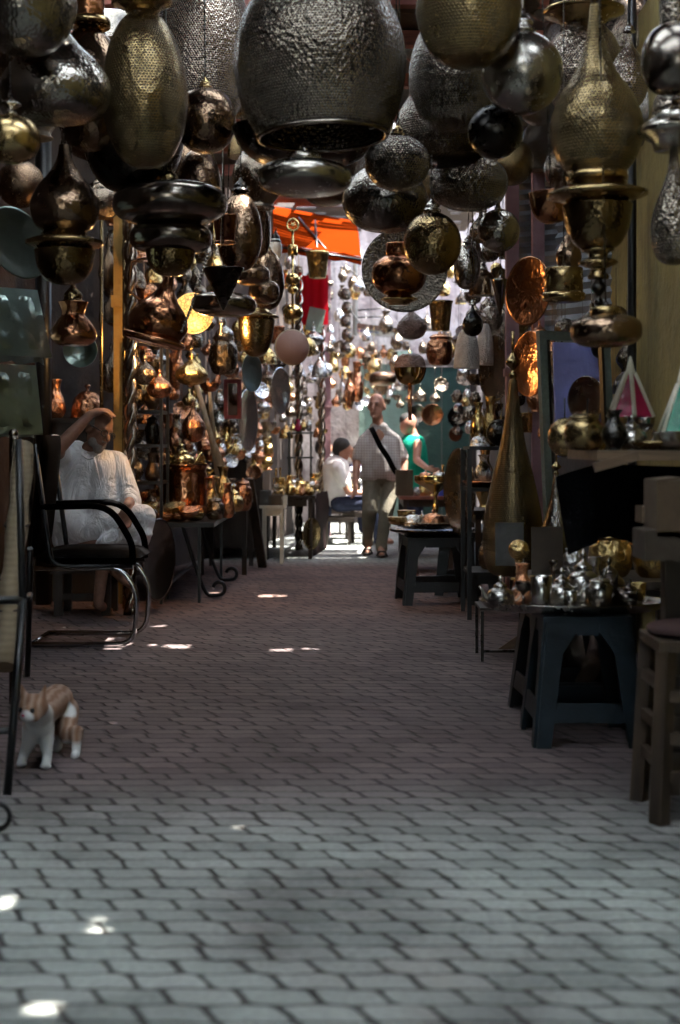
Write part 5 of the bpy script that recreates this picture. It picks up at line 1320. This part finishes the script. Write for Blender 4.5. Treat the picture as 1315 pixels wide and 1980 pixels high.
MB().tube([Q(-70, 1170, 5.4), Q(50, 1160, 5.4), Q(58, 1150, 6.2)], .014, 8).build('seat_rail', M['black_paint'], r)
MB().tube([Q(-78, 1160, 4.6), Q(-82, 1540, 4.36)], .013, 10).build('leg', M['black_paint'], r)
a, b = P(8, 1290, 5.0), P(47, 862, 5.6)
a.z = max(a.z, .03)
mb = MB().tube([a.lerp(b, i / 14) for i in range(15)], [.040 + .004 * math.sin(i * 1.7) for i in range(15)], 16)
solo('mat_roll', mb, M['rush_mat'], 'tied roll of straw matting leaning behind the iron chair', 'mat')
for t_ in (.25, .38, .62):
    q = a.lerp(b, t_)
    o2 = MB().tube([q + Vector((.046 * math.cos(w), .046 * math.sin(w), .012 * math.sin(w))) for w in [2 * PI * i / 18 for i in range(19)]], .005, 6, False).build('binding_cord', M['wood_dark'], bpy.data.objects['mat_roll'])
solo('steel_rod', MB().tube([(0, 0, 0), (0, 0, .30), (.0, 0, 1.11)], .018, 10).ell((0, 0, 1.12), (.02, .02, .02)), M['pewter_smooth'], 'bluish steel pipe standing behind the straw roll', 'pipe', (P(26, 0, 5.9).x, 5.9, 0))
tor = [(0.0 + .035 * math.cos(w), 0, .04 + .035 * math.sin(w)) for w in [2 * PI * i / 20 for i in range(21)]]
solo('iron_hook', MB().tube(tor, .007, 8, False).bar((-.03, 0, .03), (-.12, 0, .008), .012), M['black_paint'], 'small black iron ring foot at the very picture edge', 'ring', (P(2, 0, 4.0).x, G(2, 1606).y, 0))

# ------------------------------------------------------------------ bodies: many capsules fused into one skin
def fuse(name, prims, m, parent, voxel=.011, smooth=8, loc=(0, 0, 0)):
    mb = MB()
    for p in prims:
        if p[0] == 'c': mb.capsule(p[1], p[2], p[3], p[4])
        else: mb.ell(p[1], p[2], p[3] if len(p) > 3 else None)
    me = mb.mesh(name, None)
    o = bpy.data.objects.new(name, me); C.objects.link(o)
    md = o.modifiers.new('r', 'REMESH'); md.mode = 'VOXEL'; md.voxel_size = voxel; md.use_smooth_shade = True
    if smooth:
        ms = o.modifiers.new('s', 'SMOOTH'); ms.iterations = smooth; ms.factor = .5
    dg = bpy.context.evaluated_depsgraph_get()
    nm = bpy.data.meshes.new_from_object(o.evaluated_get(dg))
    nm.name = name; o.modifiers.clear(); o.data = nm
    nm.polygons.foreach_set('use_smooth', [True] * len(nm.polygons))
    nm.materials.clear(); nm.materials.append(m)
    if parent is not None:
        o.parent = parent; o.location = -Vector(parent.location)
    return o
def hand(w, tip, side, L_=.17, spread=.022, curl=.25, r=.0085):
    """prims for a palm with four fingers and a thumb; w wrist, tip = direction, side = across direction"""
    w, t, s_ = Vector(w), Vector(tip).normalized(), Vector(side).normalized()
    n_ = t.cross(s_).normalized()
    out = [('c', w, w + t * L_ * .25, .024, .028), ('c', w + t * L_ * .2 - s_ * .018, w + t * L_ * .48 - s_ * .026, .018, .014), ('c', w + t * L_ * .2 + s_ * .018, w + t * L_ * .46 + s_ * .026, .018, .014), ('c', w + t * L_ * .2, w + t * L_ * .5, .02, .015)]
    for i, l in enumerate((.40, .48, .45, .36)):
        k = (i - 1.5) * spread
        a = w + t * L_ * .48 + s_ * k
        b = a + t * L_ * l * .5 + n_ * L_ * curl * .25 + s_ * k * .15
        c = b + t * L_ * l * .42 + n_ * L_ * curl * .7
        out += [('c', a, b, r * 1.1, r), ('c', b, c, r, r * .8)]
    a = w + t * L_ * .16 - s_ * .028; b = a + t * L_ * .2 - s_ * .03; c = b + t * L_ * .2 - s_ * .006 + n_ * .012
    out += [('c', a, b, .014, .011), ('c', b, c, .011, .009)]
    return out

# ---- old man in a white robe, hand on his head
D0 = 9.0
man = thing('person', 'old bearded man in a white robe sitting with one hand on his head', 'person', (P(165, 0, D0).x, D0, 0))
def W(px, py, d=D0): return P(px, py, d)
hd = W(190, 832, 8.93); TL = Matrix.Rotation(R(26), 3, 'Y') @ Matrix.Rotation(R(52), 3, 'Z')  # local -Y is the face
def hp(x, y, z): return hd + TL @ Vector((x, y, z))
skin = [('e', hp(0, .008, .03), (.076, .094, .095), TL), ('e', hp(0, -.02, -.045), (.060, .068, .07), TL), ('c', hp(0, -.075, -.085), hp(0, -.05, -.06), .024, .04),
        ('c', hp(0, -.088, .015), hp(0, -.118, -.022), .011, .017), ('c', hp(-.03, -.078, .032), hp(.03, -.078, .032), .015, .015),
        ('e', hp(.075, .01, -.01), (.012, .024, .036), TL), ('e', hp(-.075, .01, -.01), (.012, .024, .036), TL), ('c', hp(-.04, -.06, -.015), hp(-.03, -.066, -.03), .022, .02), ('c', hp(.04, -.06, -.015), hp(.03, -.066, -.03), .022, .02),
        ('c', hp(-.018, -.088, -.055), hp(.018, -.088, -.055), .009, .009)]
skin += [('c', W(174, 868, 8.97), W(168, 900, 9.0), .055, .062), ('c', W(168, 905, 9.0), W(165, 980, 9.02), .10, .11)]
# raised arm
sh, el, wr = W(112, 888, 8.98), W(112, 868, 8.74), W(176, 800, 8.80)
skin += [('c', sh, el, .052, .045), ('c', el, el.lerp(wr, .4), .045, .043), ('c', el.lerp(wr, .4), wr, .043, .028)]
skin += hand(wr, W(218, 788, 8.86) - wr, Vector((.1, -1, -.25)), .16, .022, .42, .0105)
# resting arm
sh2, el2, wr2 = W(226, 900, 8.95), W(256, 965, 8.86), W(246, 978, 8.66)
skin += [('c', sh2, el2, .05, .042), ('c', el2, wr2, .042, .03)]
skin += hand(wr2, Vector((.0, -.25, -1)), Vector((1, -.4, 0)), .17, .022, .2, .010)
# bare crossed lower legs
kn = W(262, 1000, 8.72); an = W(222, 1104, 8.86)
skin += [('c', kn, an, .055, .036), ('c', an, W(240, 1122, 8.74), .034, .03), ('c', W(240, 1122, 8.74), W(252, 1132, 8.66), .03, .02)]
k2 = W(203, 1056, 8.80); an2 = W(190, 1168, 8.8)
skin += [('c', W(135, 1058, 8.97), k2, .06, .05), ('c', k2, an2, .048, .034), ('c', an2, G(212, 1182), .034, .026)]
fuse('body', skin, M['skin_old'], man, .0095, 5)
ctr = W(168, 960, 9.02)
robe = [('c', W(156, 1035, 9.05), W(160, 960, 9.03), .185, .175), ('c', W(160, 960, 9.03), W(165, 905, 9.0), .18, .14), ('c', W(112, 885, 9.0), W(224, 896, 8.97), .086, .082), ('c', W(205, 910, 8.95), W(215, 990, 8.9), .11, .13), ('c', W(160, 880, 9.0), W(150, 872, 9.02), .075, .07),
        ('c', W(114, 888, 8.98), W(106, 866, 8.84), .088, .086), ('c', W(110, 900, 8.97), W(118, 960, 9.0), .085, .11), ('c', W(118, 960, 8.98), W(124, 1010, 8.95), .11, .10),
        ('c', W(226, 898, 8.96), W(250, 955, 8.86), .078, .066), ('c', W(250, 955, 8.86), W(256, 972, 8.8), .066, .06),
        ('c', W(165, 1030, 8.95), W(276, 1000, 8.7), .115, .082), ('c', W(276, 1000, 8.7), W(270, 1042, 8.72), .082, .068), ('c', W(268, 1020, 8.70), W(200, 1052, 8.74), .075, .05), ('c', W(200, 1000, 8.85), W(225, 1050, 8.76), .08, .04),
        ('c', W(150, 1020, 8.9), W(135, 1000, 8.9), .10, .10), ('c', W(240, 1046, 8.72), W(285, 1032, 8.66), .03, .035)]
fuse('robe', robe, M['robe_white'], man, .012, 5)
mb = MB()
pl_ = [W(182, 884, 8.78), W(188, 910, 8.79), W(196, 945, 8.76)]
mb.tube(pl_, [.006, .006, .003], 6)
mb.tube([W(158, 880, 8.84), W(170, 888, 8.82), W(182, 886, 8.79), W(196, 878, 8.80)], .006, 6)
q = mb.build('robe_collar', M['robe_white'], man); q.location = -Vector(man.location)
fo = []
for p, q, rr in [((150, 880), (205, 1000), .012), ((178, 880), (214, 960), .012), ((205, 890), (226, 985), .012), ((120, 905), (150, 985), .013), ((190, 1000), (250, 1030), .014), ((150, 985), (215, 1010), .014)]:
    pass
bd = [('e', hp(0, -.072, -.098), (.036, .034, .036), TL), ('e', hp(-.045, -.045, -.075), (.02, .035, .032), TL), ('e', hp(.045, -.045, -.075), (.02, .035, .032), TL), ('c', hp(-.022, -.098, -.046), hp(.022, -.098, -.046), .008, .008)]
fuse('beard', bd, M['hair_white'], man, .008, 3)
hr = [('e', hp(0, .035, .045), (.080, .082, .085), TL), ('e', hp(.066, .02, .02), (.016, .05, .045), TL), ('e', hp(-.066, .02, .02), (.016, .05, .045), TL)]
fuse('hair', hr, M['hair_white'], man, .009, 3)
gl = MB()
for sg in (-1, 1):
    gl.tube([hp(sg * .034 + .028 * math.cos(w), -.098, .006 + .02 * math.sin(w)) for w in [2 * PI * i / 16 for i in range(17)]], .003, 6, False)
    gl.tube([hp(sg * .062, -.095, .01), hp(sg * .078, -.03, .014), hp(sg * .08, .02, .005)], .003, 6)
gl.tube([hp(-.008, -.1, .01), hp(.008, -.1, .01)], .003, 6)
g_ = gl.build('glasses', M['black_paint'], man); g_.location = -Vector(man.location)
# low stool he sits on
sx_, sy_ = P(165, 0, 9.05).x, 9.1
r = thing('wooden_stool', 'low dark wooden stool under the old man in white', 'stool', (sx_, sy_, 0))
MB().box((0, 0, .28), (.40, .36, .03)).build('seat', M['wood_dark'], r)
for x in (-.15, .15):
    for y in (-.14, .14): MB().box((x, y, .132), (.055, .05, .265)).build('leg', M['wood_dark'], r)
MB().box((0, -.14, .12), (.26, .03, .04)).build('stretcher', M['wood_dark'], r)

# ---- walking man
D1 = 13.81
wk = thing('person', 'bald man in a checked shirt and tan trousers walking up the street', 'person', (P(732, 0, D1).x, D1, 0))
def K(px, py, d=D1): return P(px, py, d)
hd = K(728, 786, 13.78); TW = Matrix.Rotation(R(-18), 3, 'Z')
def hq(x, y, z): return hd + TW @ Vector((x, y, z))
sk = [('e', hq(0, .01, .03), (.074, .094, .096), TW), ('e', hq(0, -.022, -.05), (.06, .068, .078), TW), ('c', hq(0, -.07, -.105), hq(0, -.04, -.08), .026, .045), ('c', hq(0, -.09, .018), hq(0, -.12, -.022), .011, .017),
      ('c', hq(-.032, -.08, .034), hq(.032, -.08, .034), .014, .014), ('e', hq(.08, .01, -.008), (.013, .024, .036), TW), ('e', hq(-.08, .01, -.008), (.013, .024, .036), TW),
      ('c', hq(-.02, -.088, -.058), hq(.02, -.088, -.058), .009, .009), ('c', K(730, 806), K(733, 840), .055, .058), ('c', K(716, 852), K(752, 852), .045, .045)]
e1, w1 = K(690, 893, 13.82), K(688, 934, 13.7)
sk += [('c', K(702, 852), e1, .046, .042), ('c', e1, e1.lerp(w1, .4), .042, .04), ('c', e1.lerp(w1, .4), w1, .04, .028)] + hand(w1, Vector((-.02, -.15, -1)), Vector((.3, -1, 0)), .17, .02, .25, .010)
e2, w2 = K(781, 893, 13.85), K(779, 936, 13.78)
sk += [('c', K(767, 852), e2, .046, .042), ('c', e2, e2.lerp(w2, .4), .042, .04), ('c', e2.lerp(w2, .4), w2, .04, .028)] + hand(w2, Vector((0, -.1, -1)), Vector((-.3, -1, 0)), .17, .02, -.25, .010)
sk += [('c', K(711, 1036, 13.98), K(711, 1058, 14.06), .036, .034), ('c', K(736, 1045, 13.7), K(737, 1066, 13.65), .036, .034), ('c', K(711, 1058, 14.06), K(710, 1067, 13.93), .034, .03), ('c', K(737, 1070, 13.65), K(738, 1073, 13.5), .034, .03)]
sk += [('c', K(733, 840), K(736, 925), .07, .07), ('c', K(722, 925, 13.82), K(716, 985, 13.76), .07, .055), ('c', K(716, 985, 13.76), K(711, 1038, 13.98), .055, .036), ('c', K(752, 925, 13.82), K(745, 990, 13.74), .07, .055), ('c', K(745, 990, 13.74), K(736, 1047, 13.7), .055, .036)]
fuse('body', sk, M['skin_walker'], wk, .0105, 4)
st = [('c', K(705, 853), K(764, 854), .066, .066), ('c', K(723, 833), K(706, 850), .056, .062), ('c', K(743, 833), K(764, 851), .056, .062), ('c', K(725, 826, 13.8), K(741, 826, 13.8), .050, .050), ('c', K(718, 862), K(720, 890, 13.79), .108, .112), ('c', K(751, 862), K(752, 890, 13.79), .108, .112), ('c', K(735, 880, 13.74), K(737, 905, 13.74), .10, .10),
      ('c', K(720, 890, 13.79), K(718, 916, 13.8), .112, .100), ('c', K(752, 890, 13.79), K(757, 916, 13.8), .112, .100), ('c', K(704, 855), K(694, 876, 13.82), .066, .062), ('c', K(694, 874, 13.82), K(692, 882, 13.82), .060, .060),
      ('c', K(765, 855), K(775, 876, 13.84), .066, .062), ('c', K(776, 874, 13.84), K(778, 882, 13.84), .060, .060), ('c', K(723, 834), K(743, 834), .056, .056), ('c', K(709, 919, 13.8), K(766, 921, 13.8), .070, .066)]
fuse('shirt', st, M['checked_shirt'], wk, .012, 5)
tr = [('c', K(718, 925, 13.82), K(758, 925, 13.82), .088, .086), ('c', K(718, 932, 13.82), K(715, 985, 13.72), .092, .074), ('c', K(714, 988, 13.70), K(711, 1040, 14.0), .074, .054), ('c', K(711, 1040, 14.0), K(711, 1049, 14.05), .058, .060),
      ('c', K(757, 932, 13.82), K(747, 990, 13.70), .09, .072), ('c', K(747, 990, 13.70), K(738, 1050, 13.7), .072, .053), ('c', K(737, 1050, 13.7), K(738, 1060, 13.69), .057, .059)]
fuse('trousers', tr, M['trousers'], wk, .012, 5)
for px, py, d in ((710, 1070, 14.0), (738, 1075, 13.58)):
    q = K(px, py, d)
    mb = MB().lathe(prof('disc', 1, 1), 20, (0, 0, 0), Matrix.Diagonal(Vector((.05, .125, .022))))
    mb.tube([(-.05, -.05, .01), (-.03, -.06, .055), (.03, -.06, .055), (.05, -.05, .01)], .012, 6)
    q2 = mb.build('sandal', M['sandal'], wk); q2.location = Vector((q.x, d - .02, max(q.z - .008, .003))) - Vector(wk.location)
pts = [K(717, 826, 13.78), K(722, 835, 13.66), K(735, 862, 13.58), K(750, 885, 13.57), K(762, 908, 13.6), K(772, 920, 13.72)]
mb = MB()
P2 = catmull([tuple(p) for p in pts], 5)
rows = [[Vector(p) + Vector((.022, -.004, .014)), Vector(p) + Vector((-.022, -.004, -.014))] for p in P2]
mb.sheet(rows); mb.sheet([[Vector(b) + Vector((0, .008, 0)) for b in rw] for rw in rows])
q = mb.build('bag_strap', M['black_leather'], wk); q.location = -Vector(wk.location)
for sg in (-1, 1):
    q = MB().ell((0, 0, 0), (.008, .005, .004), None, 10, 8).build('eye', M['hair_dark'], wk); q.location = hq(sg * .031, -.090, .012) - Vector(wk.location)
    q = MB().tube([hq(sg * .016, -.098, .032), hq(sg * .032, -.1, .037), hq(sg * .05, -.088, .032)], .0025, 6).build('eyebrow', M['hair_dark'], wk); q.location = -Vector(wk.location)

# ---- man in green bending over the reddish table
D2 = 15.6
gm = thing('person', 'dark haired man in a green shirt reaching over the reddish table', 'person', (P(790, 0, D2).x, D2, 0))
K = lambda px, py, d=D2: P(px, py, d)
T2 = Matrix.Rotation(R(25), 3, 'Y')
sk = [('e', K(789, 820), (.085, .098, .12), T2), ('c', K(795, 832), K(800, 848), .055, .06), ('c', K(808, 858, 15.45), K(806, 890, 15.35), .05, .04), ('c', K(806, 890, 15.35), K(826, 905, 15.05), .04, .03), ('e', K(783, 824, 15.53), (.02, .02, .02))]
w_ = K(826, 905, 15.05)
sk += hand(w_, Vector((.7, -.6, -.25)), Vector((.3, .6, -.6)), .17, .02, .2, .011)
sk += [('c', K(806, 960), Vector((K(806, 0).x, D2, .05)), .06, .05), ('c', K(788, 960), Vector((K(788, 0).x, D2, .05)), .06, .05), ('c', Vector((K(806, 0).x, D2, .04)), Vector((K(806, 0).x, D2 - .15, .03)), .04, .03), ('c', Vector((K(788, 0).x, D2, .04)), Vector((K(788, 0).x, D2 - .15, .03)), .04, .03)]
sk += [('c', K(800, 850), K(802, 935), .08, .10), ('c', K(800, 935), K(806, 962), .08, .06), ('c', K(800, 935), K(788, 962), .08, .06)]
fuse('body', sk, M['skin_walker'], gm, .012, 4)
fuse('shirt', [('c', K(789, 855), K(808, 856), .085, .085), ('c', K(798, 866), K(806, 925), .155, .15), ('c', K(810, 858, 15.5), K(808, 884, 15.42), .075, .062), ('c', K(784, 860), K(780, 890), .07, .06)], M['green_shirt'], gm, .013, 5)
fuse('trousers', [('c', K(794, 930), K(808, 930), .12, .12), ('c', K(808, 935), K(806, 990), .09, .07), ('c', K(792, 935), K(788, 990), .09, .07), ('c', K(806, 990), Vector((K(806, 0).x, D2, .1)), .07, .06), ('c', K(788, 990), Vector((K(788, 0).x, D2, .1)), .07, .06)], M['jeans'], gm, .014, 5)
fuse('hair', [('e', K(788, 813, 15.62), (.092, .10, .085), T2), ('e', K(796, 820, 15.64), (.075, .075, .09), T2)], M['hair_dark'], gm, .011, 2)

# ---- people sitting at the street end
def sitter(label, hx, hy, tx, ty, d, shirt, turn, legs=True):
    p = thing('person', label, 'person', (P(tx, 0, d).x, d, 0))
    K = lambda px, py, dd=d: P(px, py, dd)
    seat = .45
    hip = Vector((P(tx + 4, 0, d).x, d, seat))
    hc = K(hx, hy)
    nk = K(tx + (hx - tx) * .6, ty + 4)
    ch = K(tx, ty + 18)
    fw = Vector((math.sin(turn), -math.cos(turn), 0))
    sdw = Vector((fw.y, -fw.x, 0))
    sk = [('e', hc, (.085, .09, .115)), ('c', hc + fw * .09 - Vector((0, 0, .02)), hc + fw * .1, .018, .015), ('c', hc - Vector((0, 0, .09)), nk, .055, .06)]
    cl = [('c', ch, hip + Vector((0, 0, .08)), .15, .15), ('c', ch - sdw * .13 + Vector((0, 0, .02)), ch + sdw * .13 + Vector((0, 0, .02)), .075, .075)]
    for s_ in (-1, 1):
        sh = ch + sdw * .17 * s_; e = sh + fw * .12 - Vector((0, 0, .25)); w_ = e + fw * .22 - Vector((0, 0, .02)) - sdw * .04 * s_
        cl.append(('c', sh, sh.lerp(e, .6), .068, .058)); sk += [('c', sh.lerp(e, .3), e, .045, .04), ('c', e, w_, .04, .028)] + hand(w_, fw + Vector((0, 0, -.3)), sdw, .16, .02, .2, .011)
    tr = []
    for s_ in (-1, 1):
        a = hip + sdw * .09 * s_; kn = a + fw * .40; ft = Vector((kn.x, kn.y, .06)) + fw * .02
        tr += [('c', a, kn, .095, .07), ('c', kn, ft, .068, .055)]
        sk += [('c', Vector((ft.x, ft.y, .045)), Vector((ft.x, ft.y, .035)) + fw * .15, .04, .03)]
    sk += [('c', nk, ch, .06, .1), ('c', ch, hip + Vector((0, 0, .08)), .1, .1)]
    for s_ in (-1, 1):
        a = hip + sdw * .09 * s_; kn = a + fw * .40; ft = Vector((kn.x, kn.y, .06)) + fw * .02
        sk += [('c', hip + Vector((0, 0, .06)), a, .07, .06), ('c', a, kn, .06, .05), ('c', kn, ft, .045, .04), ('c', ch, ch + sdw * .17 * s_, .06, .05)]
    fuse('body', sk, M['skin_walker'], p, .0125, 4)
    fuse('shirt', cl, M[shirt], p, .013, 5)
    fuse('trousers', tr, M['jeans'], p, .014, 5)
    fuse('hair', [('e', hc + Vector((0, 0, .03)) - fw * .02, (.098, .10, .098)), ('e', hc - fw * .045, (.08, .075, .09))], M['hair_dark'], p, .012, 2)
    st = thing('wooden_stool', 'low stool under the ' + label.split(' sitting')[0], 'stool', (hip.x, hip.y, 0))
    MB().box((0, 0, .28), (.34, .34, .05)).build('seat', M['wood_dark'], st)
    legs4(st, -.15, .15, -.15, .15, .255, .03, M['wood_dark'])
sitter('dark haired person in a pale shirt sitting with back to the street', 664, 868, 650, 888, 15.4, 'white_shirt', R(95))
sitter('person in a striped shirt sitting behind the walking man', 692, 880, 686, 900, 16.4, 'striped_shirt', R(-70))
sitter('dark haired person sitting behind the little black rack', 628, 866, 634, 884, 17.2, 'white_shirt', R(100))

# ---- ginger and white cat
D3 = 4.78
cat = thing('cat', 'ginger and white cat standing beside the black iron chair', 'cat', (P(95, 0, D3).x, D3, 0))
K = lambda px, py, d=D3: P(px, py, d)
f1, f2, b1, b2 = G(44, 1482), G(90, 1486), G(146, 1466), G(112, 1452)
hd = K(62, 1372, 4.60)
TC = Matrix.Rotation(R(-16), 3, 'Z')
def hc(x, y, z): return hd + TC @ Vector((x * 1.12, y * 1.1, z * 1.12))
pr = [('e', hc(0, .01, .006), (.050, .047, .044), TC), ('e', hc(0, -.030, -.014), (.025, .025, .019), TC), ('c', hc(-.018, -.018, -.014), hc(.018, -.018, -.014), .021, .021), ('c', hc(0, -.04, .012), hc(0, -.05, -.006), .009, .007),
      ('c', hc(-.026, .008, .028), hc(-.040, .006, .074), .018, .003), ('c', hc(.026, .008, .028), hc(.040, .006, .074), .018, .003)]
ch = K(76, 1385, 4.74); mid = K(92, 1366, 4.90); rp = K(112, 1352, 5.08)
pr += [('c', hd + Vector((.01, .04, -.01)), ch, .040, .050), ('c', ch, mid, .052, .055), ('c', mid, rp, .055, .056), ('c', K(78, 1400, 4.72), K(80, 1382, 4.74), .042, .05), ('c', rp, K(118, 1378, 5.1), .055, .05)]
for f, top in ((f1, K(62, 1402, 4.72)), (f2, K(88, 1402, 4.74))):
    kn = top.lerp(f, .5) + Vector((0, .012, 0)); wrp = Vector((f.x, f.y + .012, .035))
    pr += [('c', top, kn, .032, .023), ('c', kn, wrp, .022, .017), ('c', wrp, Vector((f.x, f.y - .012, .014)), .017, .0165), ('c', Vector((f.x - .008, f.y - .016, .012)), Vector((f.x + .008, f.y - .016, .012)), .012, .012)]
for f, top in ((b1, K(128, 1372, 5.06)), (b2, K(100, 1374, 5.1))):
    kn = top.lerp(f, .42) + Vector((0, -.045, -.01)); hk = Vector((f.x, f.y + .034, .085)); 
    pr += [('c', top, kn, .046, .032), ('c', kn, hk, .030, .022), ('c', hk, Vector((f.x, f.y + .01, .018)), .021, .016), ('c', Vector((f.x, f.y + .01, .014)), Vector((f.x, f.y - .02, .013)), .016, .015)]
pr += [('c', rp + Vector((.01, .05, .0)), rp + Vector((.02, .12, -.06)), .016, .014), ('c', rp + Vector((.02, .12, -.06)), rp + Vector((.0, .16, -.14)), .014, .010)]
cb = fuse('body', pr, None, cat, .0062, 4)
cb.location = (0, 0, 0); cb.data.transform(Matrix.Translation(-Vector(cat.location)))
t = NT('cat_fur'); ob = t.obj()
sx = t.n('SeparateXYZ', Vector=ob)
def near(c, rr, soft=.4):
    c = Vector(c) - Vector(cat.location)
    v = t.n('VectorMath', {'operation': 'DISTANCE'}, i0=ob, i1=tuple(c)).outputs['Value']
    return t.n('MapRange', {'interpolation_type': 'SMOOTHSTEP'}, Value=t.ma('ADD', v, t.ma('MULTIPLY_ADD', t.noise(30, ob), .03, -.015)), i1=rr, i2=rr * (1 - soft)).outputs[0]
legs_ = t.n('MapRange', {'interpolation_type': 'SMOOTHSTEP'}, Value=t.ma('ADD', sx.outputs[2], t.ma('MULTIPLY_ADD', t.noise(20, ob), .05, -.025)), i1=.165, i2=.13).outputs[0]
hind = t.n('MapRange', Value=sx.outputs[1], i1=.02, i2=.07).outputs[0]
hindlow = t.n('MapRange', Value=sx.outputs[2], i1=.06, i2=.04).outputs[0]
wm = t.ma('MULTIPLY', legs_, t.ma('MAXIMUM', t.ma('SUBTRACT', 1.0, hind), hindlow))
wm = t.ma('MAXIMUM', wm, near(K(80, 1400, 4.68), .075)); wm = t.ma('MAXIMUM', wm, near(hc(.004, -.055, -.02), .04)); wm = t.ma('MAXIMUM', wm, near(K(132, 1376, 5.0), .04)); wm = t.ma('MAXIMUM', wm, near(K(84, 1392, 4.66), .085)); wm = t.ma('MAXIMUM', wm, near(hc(0, -.05, .03), .022))
tab = t.n('TexWave', Vector=ob, Scale=12.0, Distortion=4.0, Detail=2.0).outputs[1]
fur = t.mix(tab, (0.20, 0.10, 0.055), (0.32, 0.215, 0.16))
t.bsdf(t.mix(wm, fur, (0.55, 0.55, 0.54)), .9, 0, t.noise(160, ob, 3), .6, .004); M['cat_fur'] = t.m
cb.data.materials.clear(); cb.data.materials.append(t.m)
for sg in (-1, 1):
    q = MB().ell((0, 0, 0), (.0085, .006, .0085), TC, 12, 8).build('eye', M['hair_dark'], cat); q.location = hc(sg * .019, -.034, .004) - Vector(cat.location)
q = MB().ell((0, 0, 0), (.006, .005, .004), None, 10, 6).build('nose', M['glass_red'], cat); q.location = hc(0, -.054, -.008) - Vector(cat.location)

# crumpled paper scrap on the pavers is only light there; light comes next
# ------------------------------------------------------------------ daylight
w = bpy.data.worlds.new('World'); bpy.context.scene.world = w; w.use_nodes = True
nt = w.node_tree; bg = nt.nodes['Background']
sky = nt.nodes.new('ShaderNodeTexSky'); sky.sky_type = 'NISHITA'; sky.sun_disc = False
sky.sun_elevation = R(SUN_EL); sky.sun_rotation = R(SUN_AZ); sky.air_density = 1.0; sky.dust_density = 2.0
nt.links.new(sky.outputs[0], bg.inputs[0]); bg.inputs[1].default_value = 0.15
sl = bpy.data.lights.new('sun', 'SUN'); sl.energy = 5.0; sl.angle = R(0.5); sl.color = (1.0, 0.95, 0.87)
so = bpy.data.objects.new('sun', sl); C.objects.link(so); so.rotation_euler = (-SD).to_track_quat('-Z', 'Y').to_euler()

# ------------------------------------------------------------------ camera and output
cam = bpy.data.cameras.new('camera'); co = bpy.data.objects.new('camera', cam); C.objects.link(co)
co.location = (0, 0, H); co.rotation_euler = (R(90), 0, 0)
cam.sensor_fit = 'VERTICAL'; cam.sensor_height = 36.0; cam.lens = 36.0 * F / 1980.0
cam.shift_y = (YH - 990) / 1980.0; cam.shift_x = (657.5 - CX) / 1980.0
cam.clip_start = .05; cam.clip_end = 500
cam.dof.use_dof = True; cam.dof.focus_distance = 7.6; cam.dof.aperture_fstop = 2.5
sc = bpy.context.scene; sc.camera = co
sc.view_settings.view_transform = 'Standard'; sc.view_settings.look = 'None'; sc.view_settings.gamma = 1.0
sc.view_settings.exposure = 3.12
sc.render.engine = 'CYCLES'
sc.cycles.max_bounces = 10; sc.cycles.diffuse_bounces = 5; sc.cycles.glossy_bounces = 5; sc.cycles.transparent_max_bounces = 8
sc.cycles.sample_clamp_indirect = 6.0; sc.cycles.blur_glossy = 0.5
sc.cycles.use_denoising = True
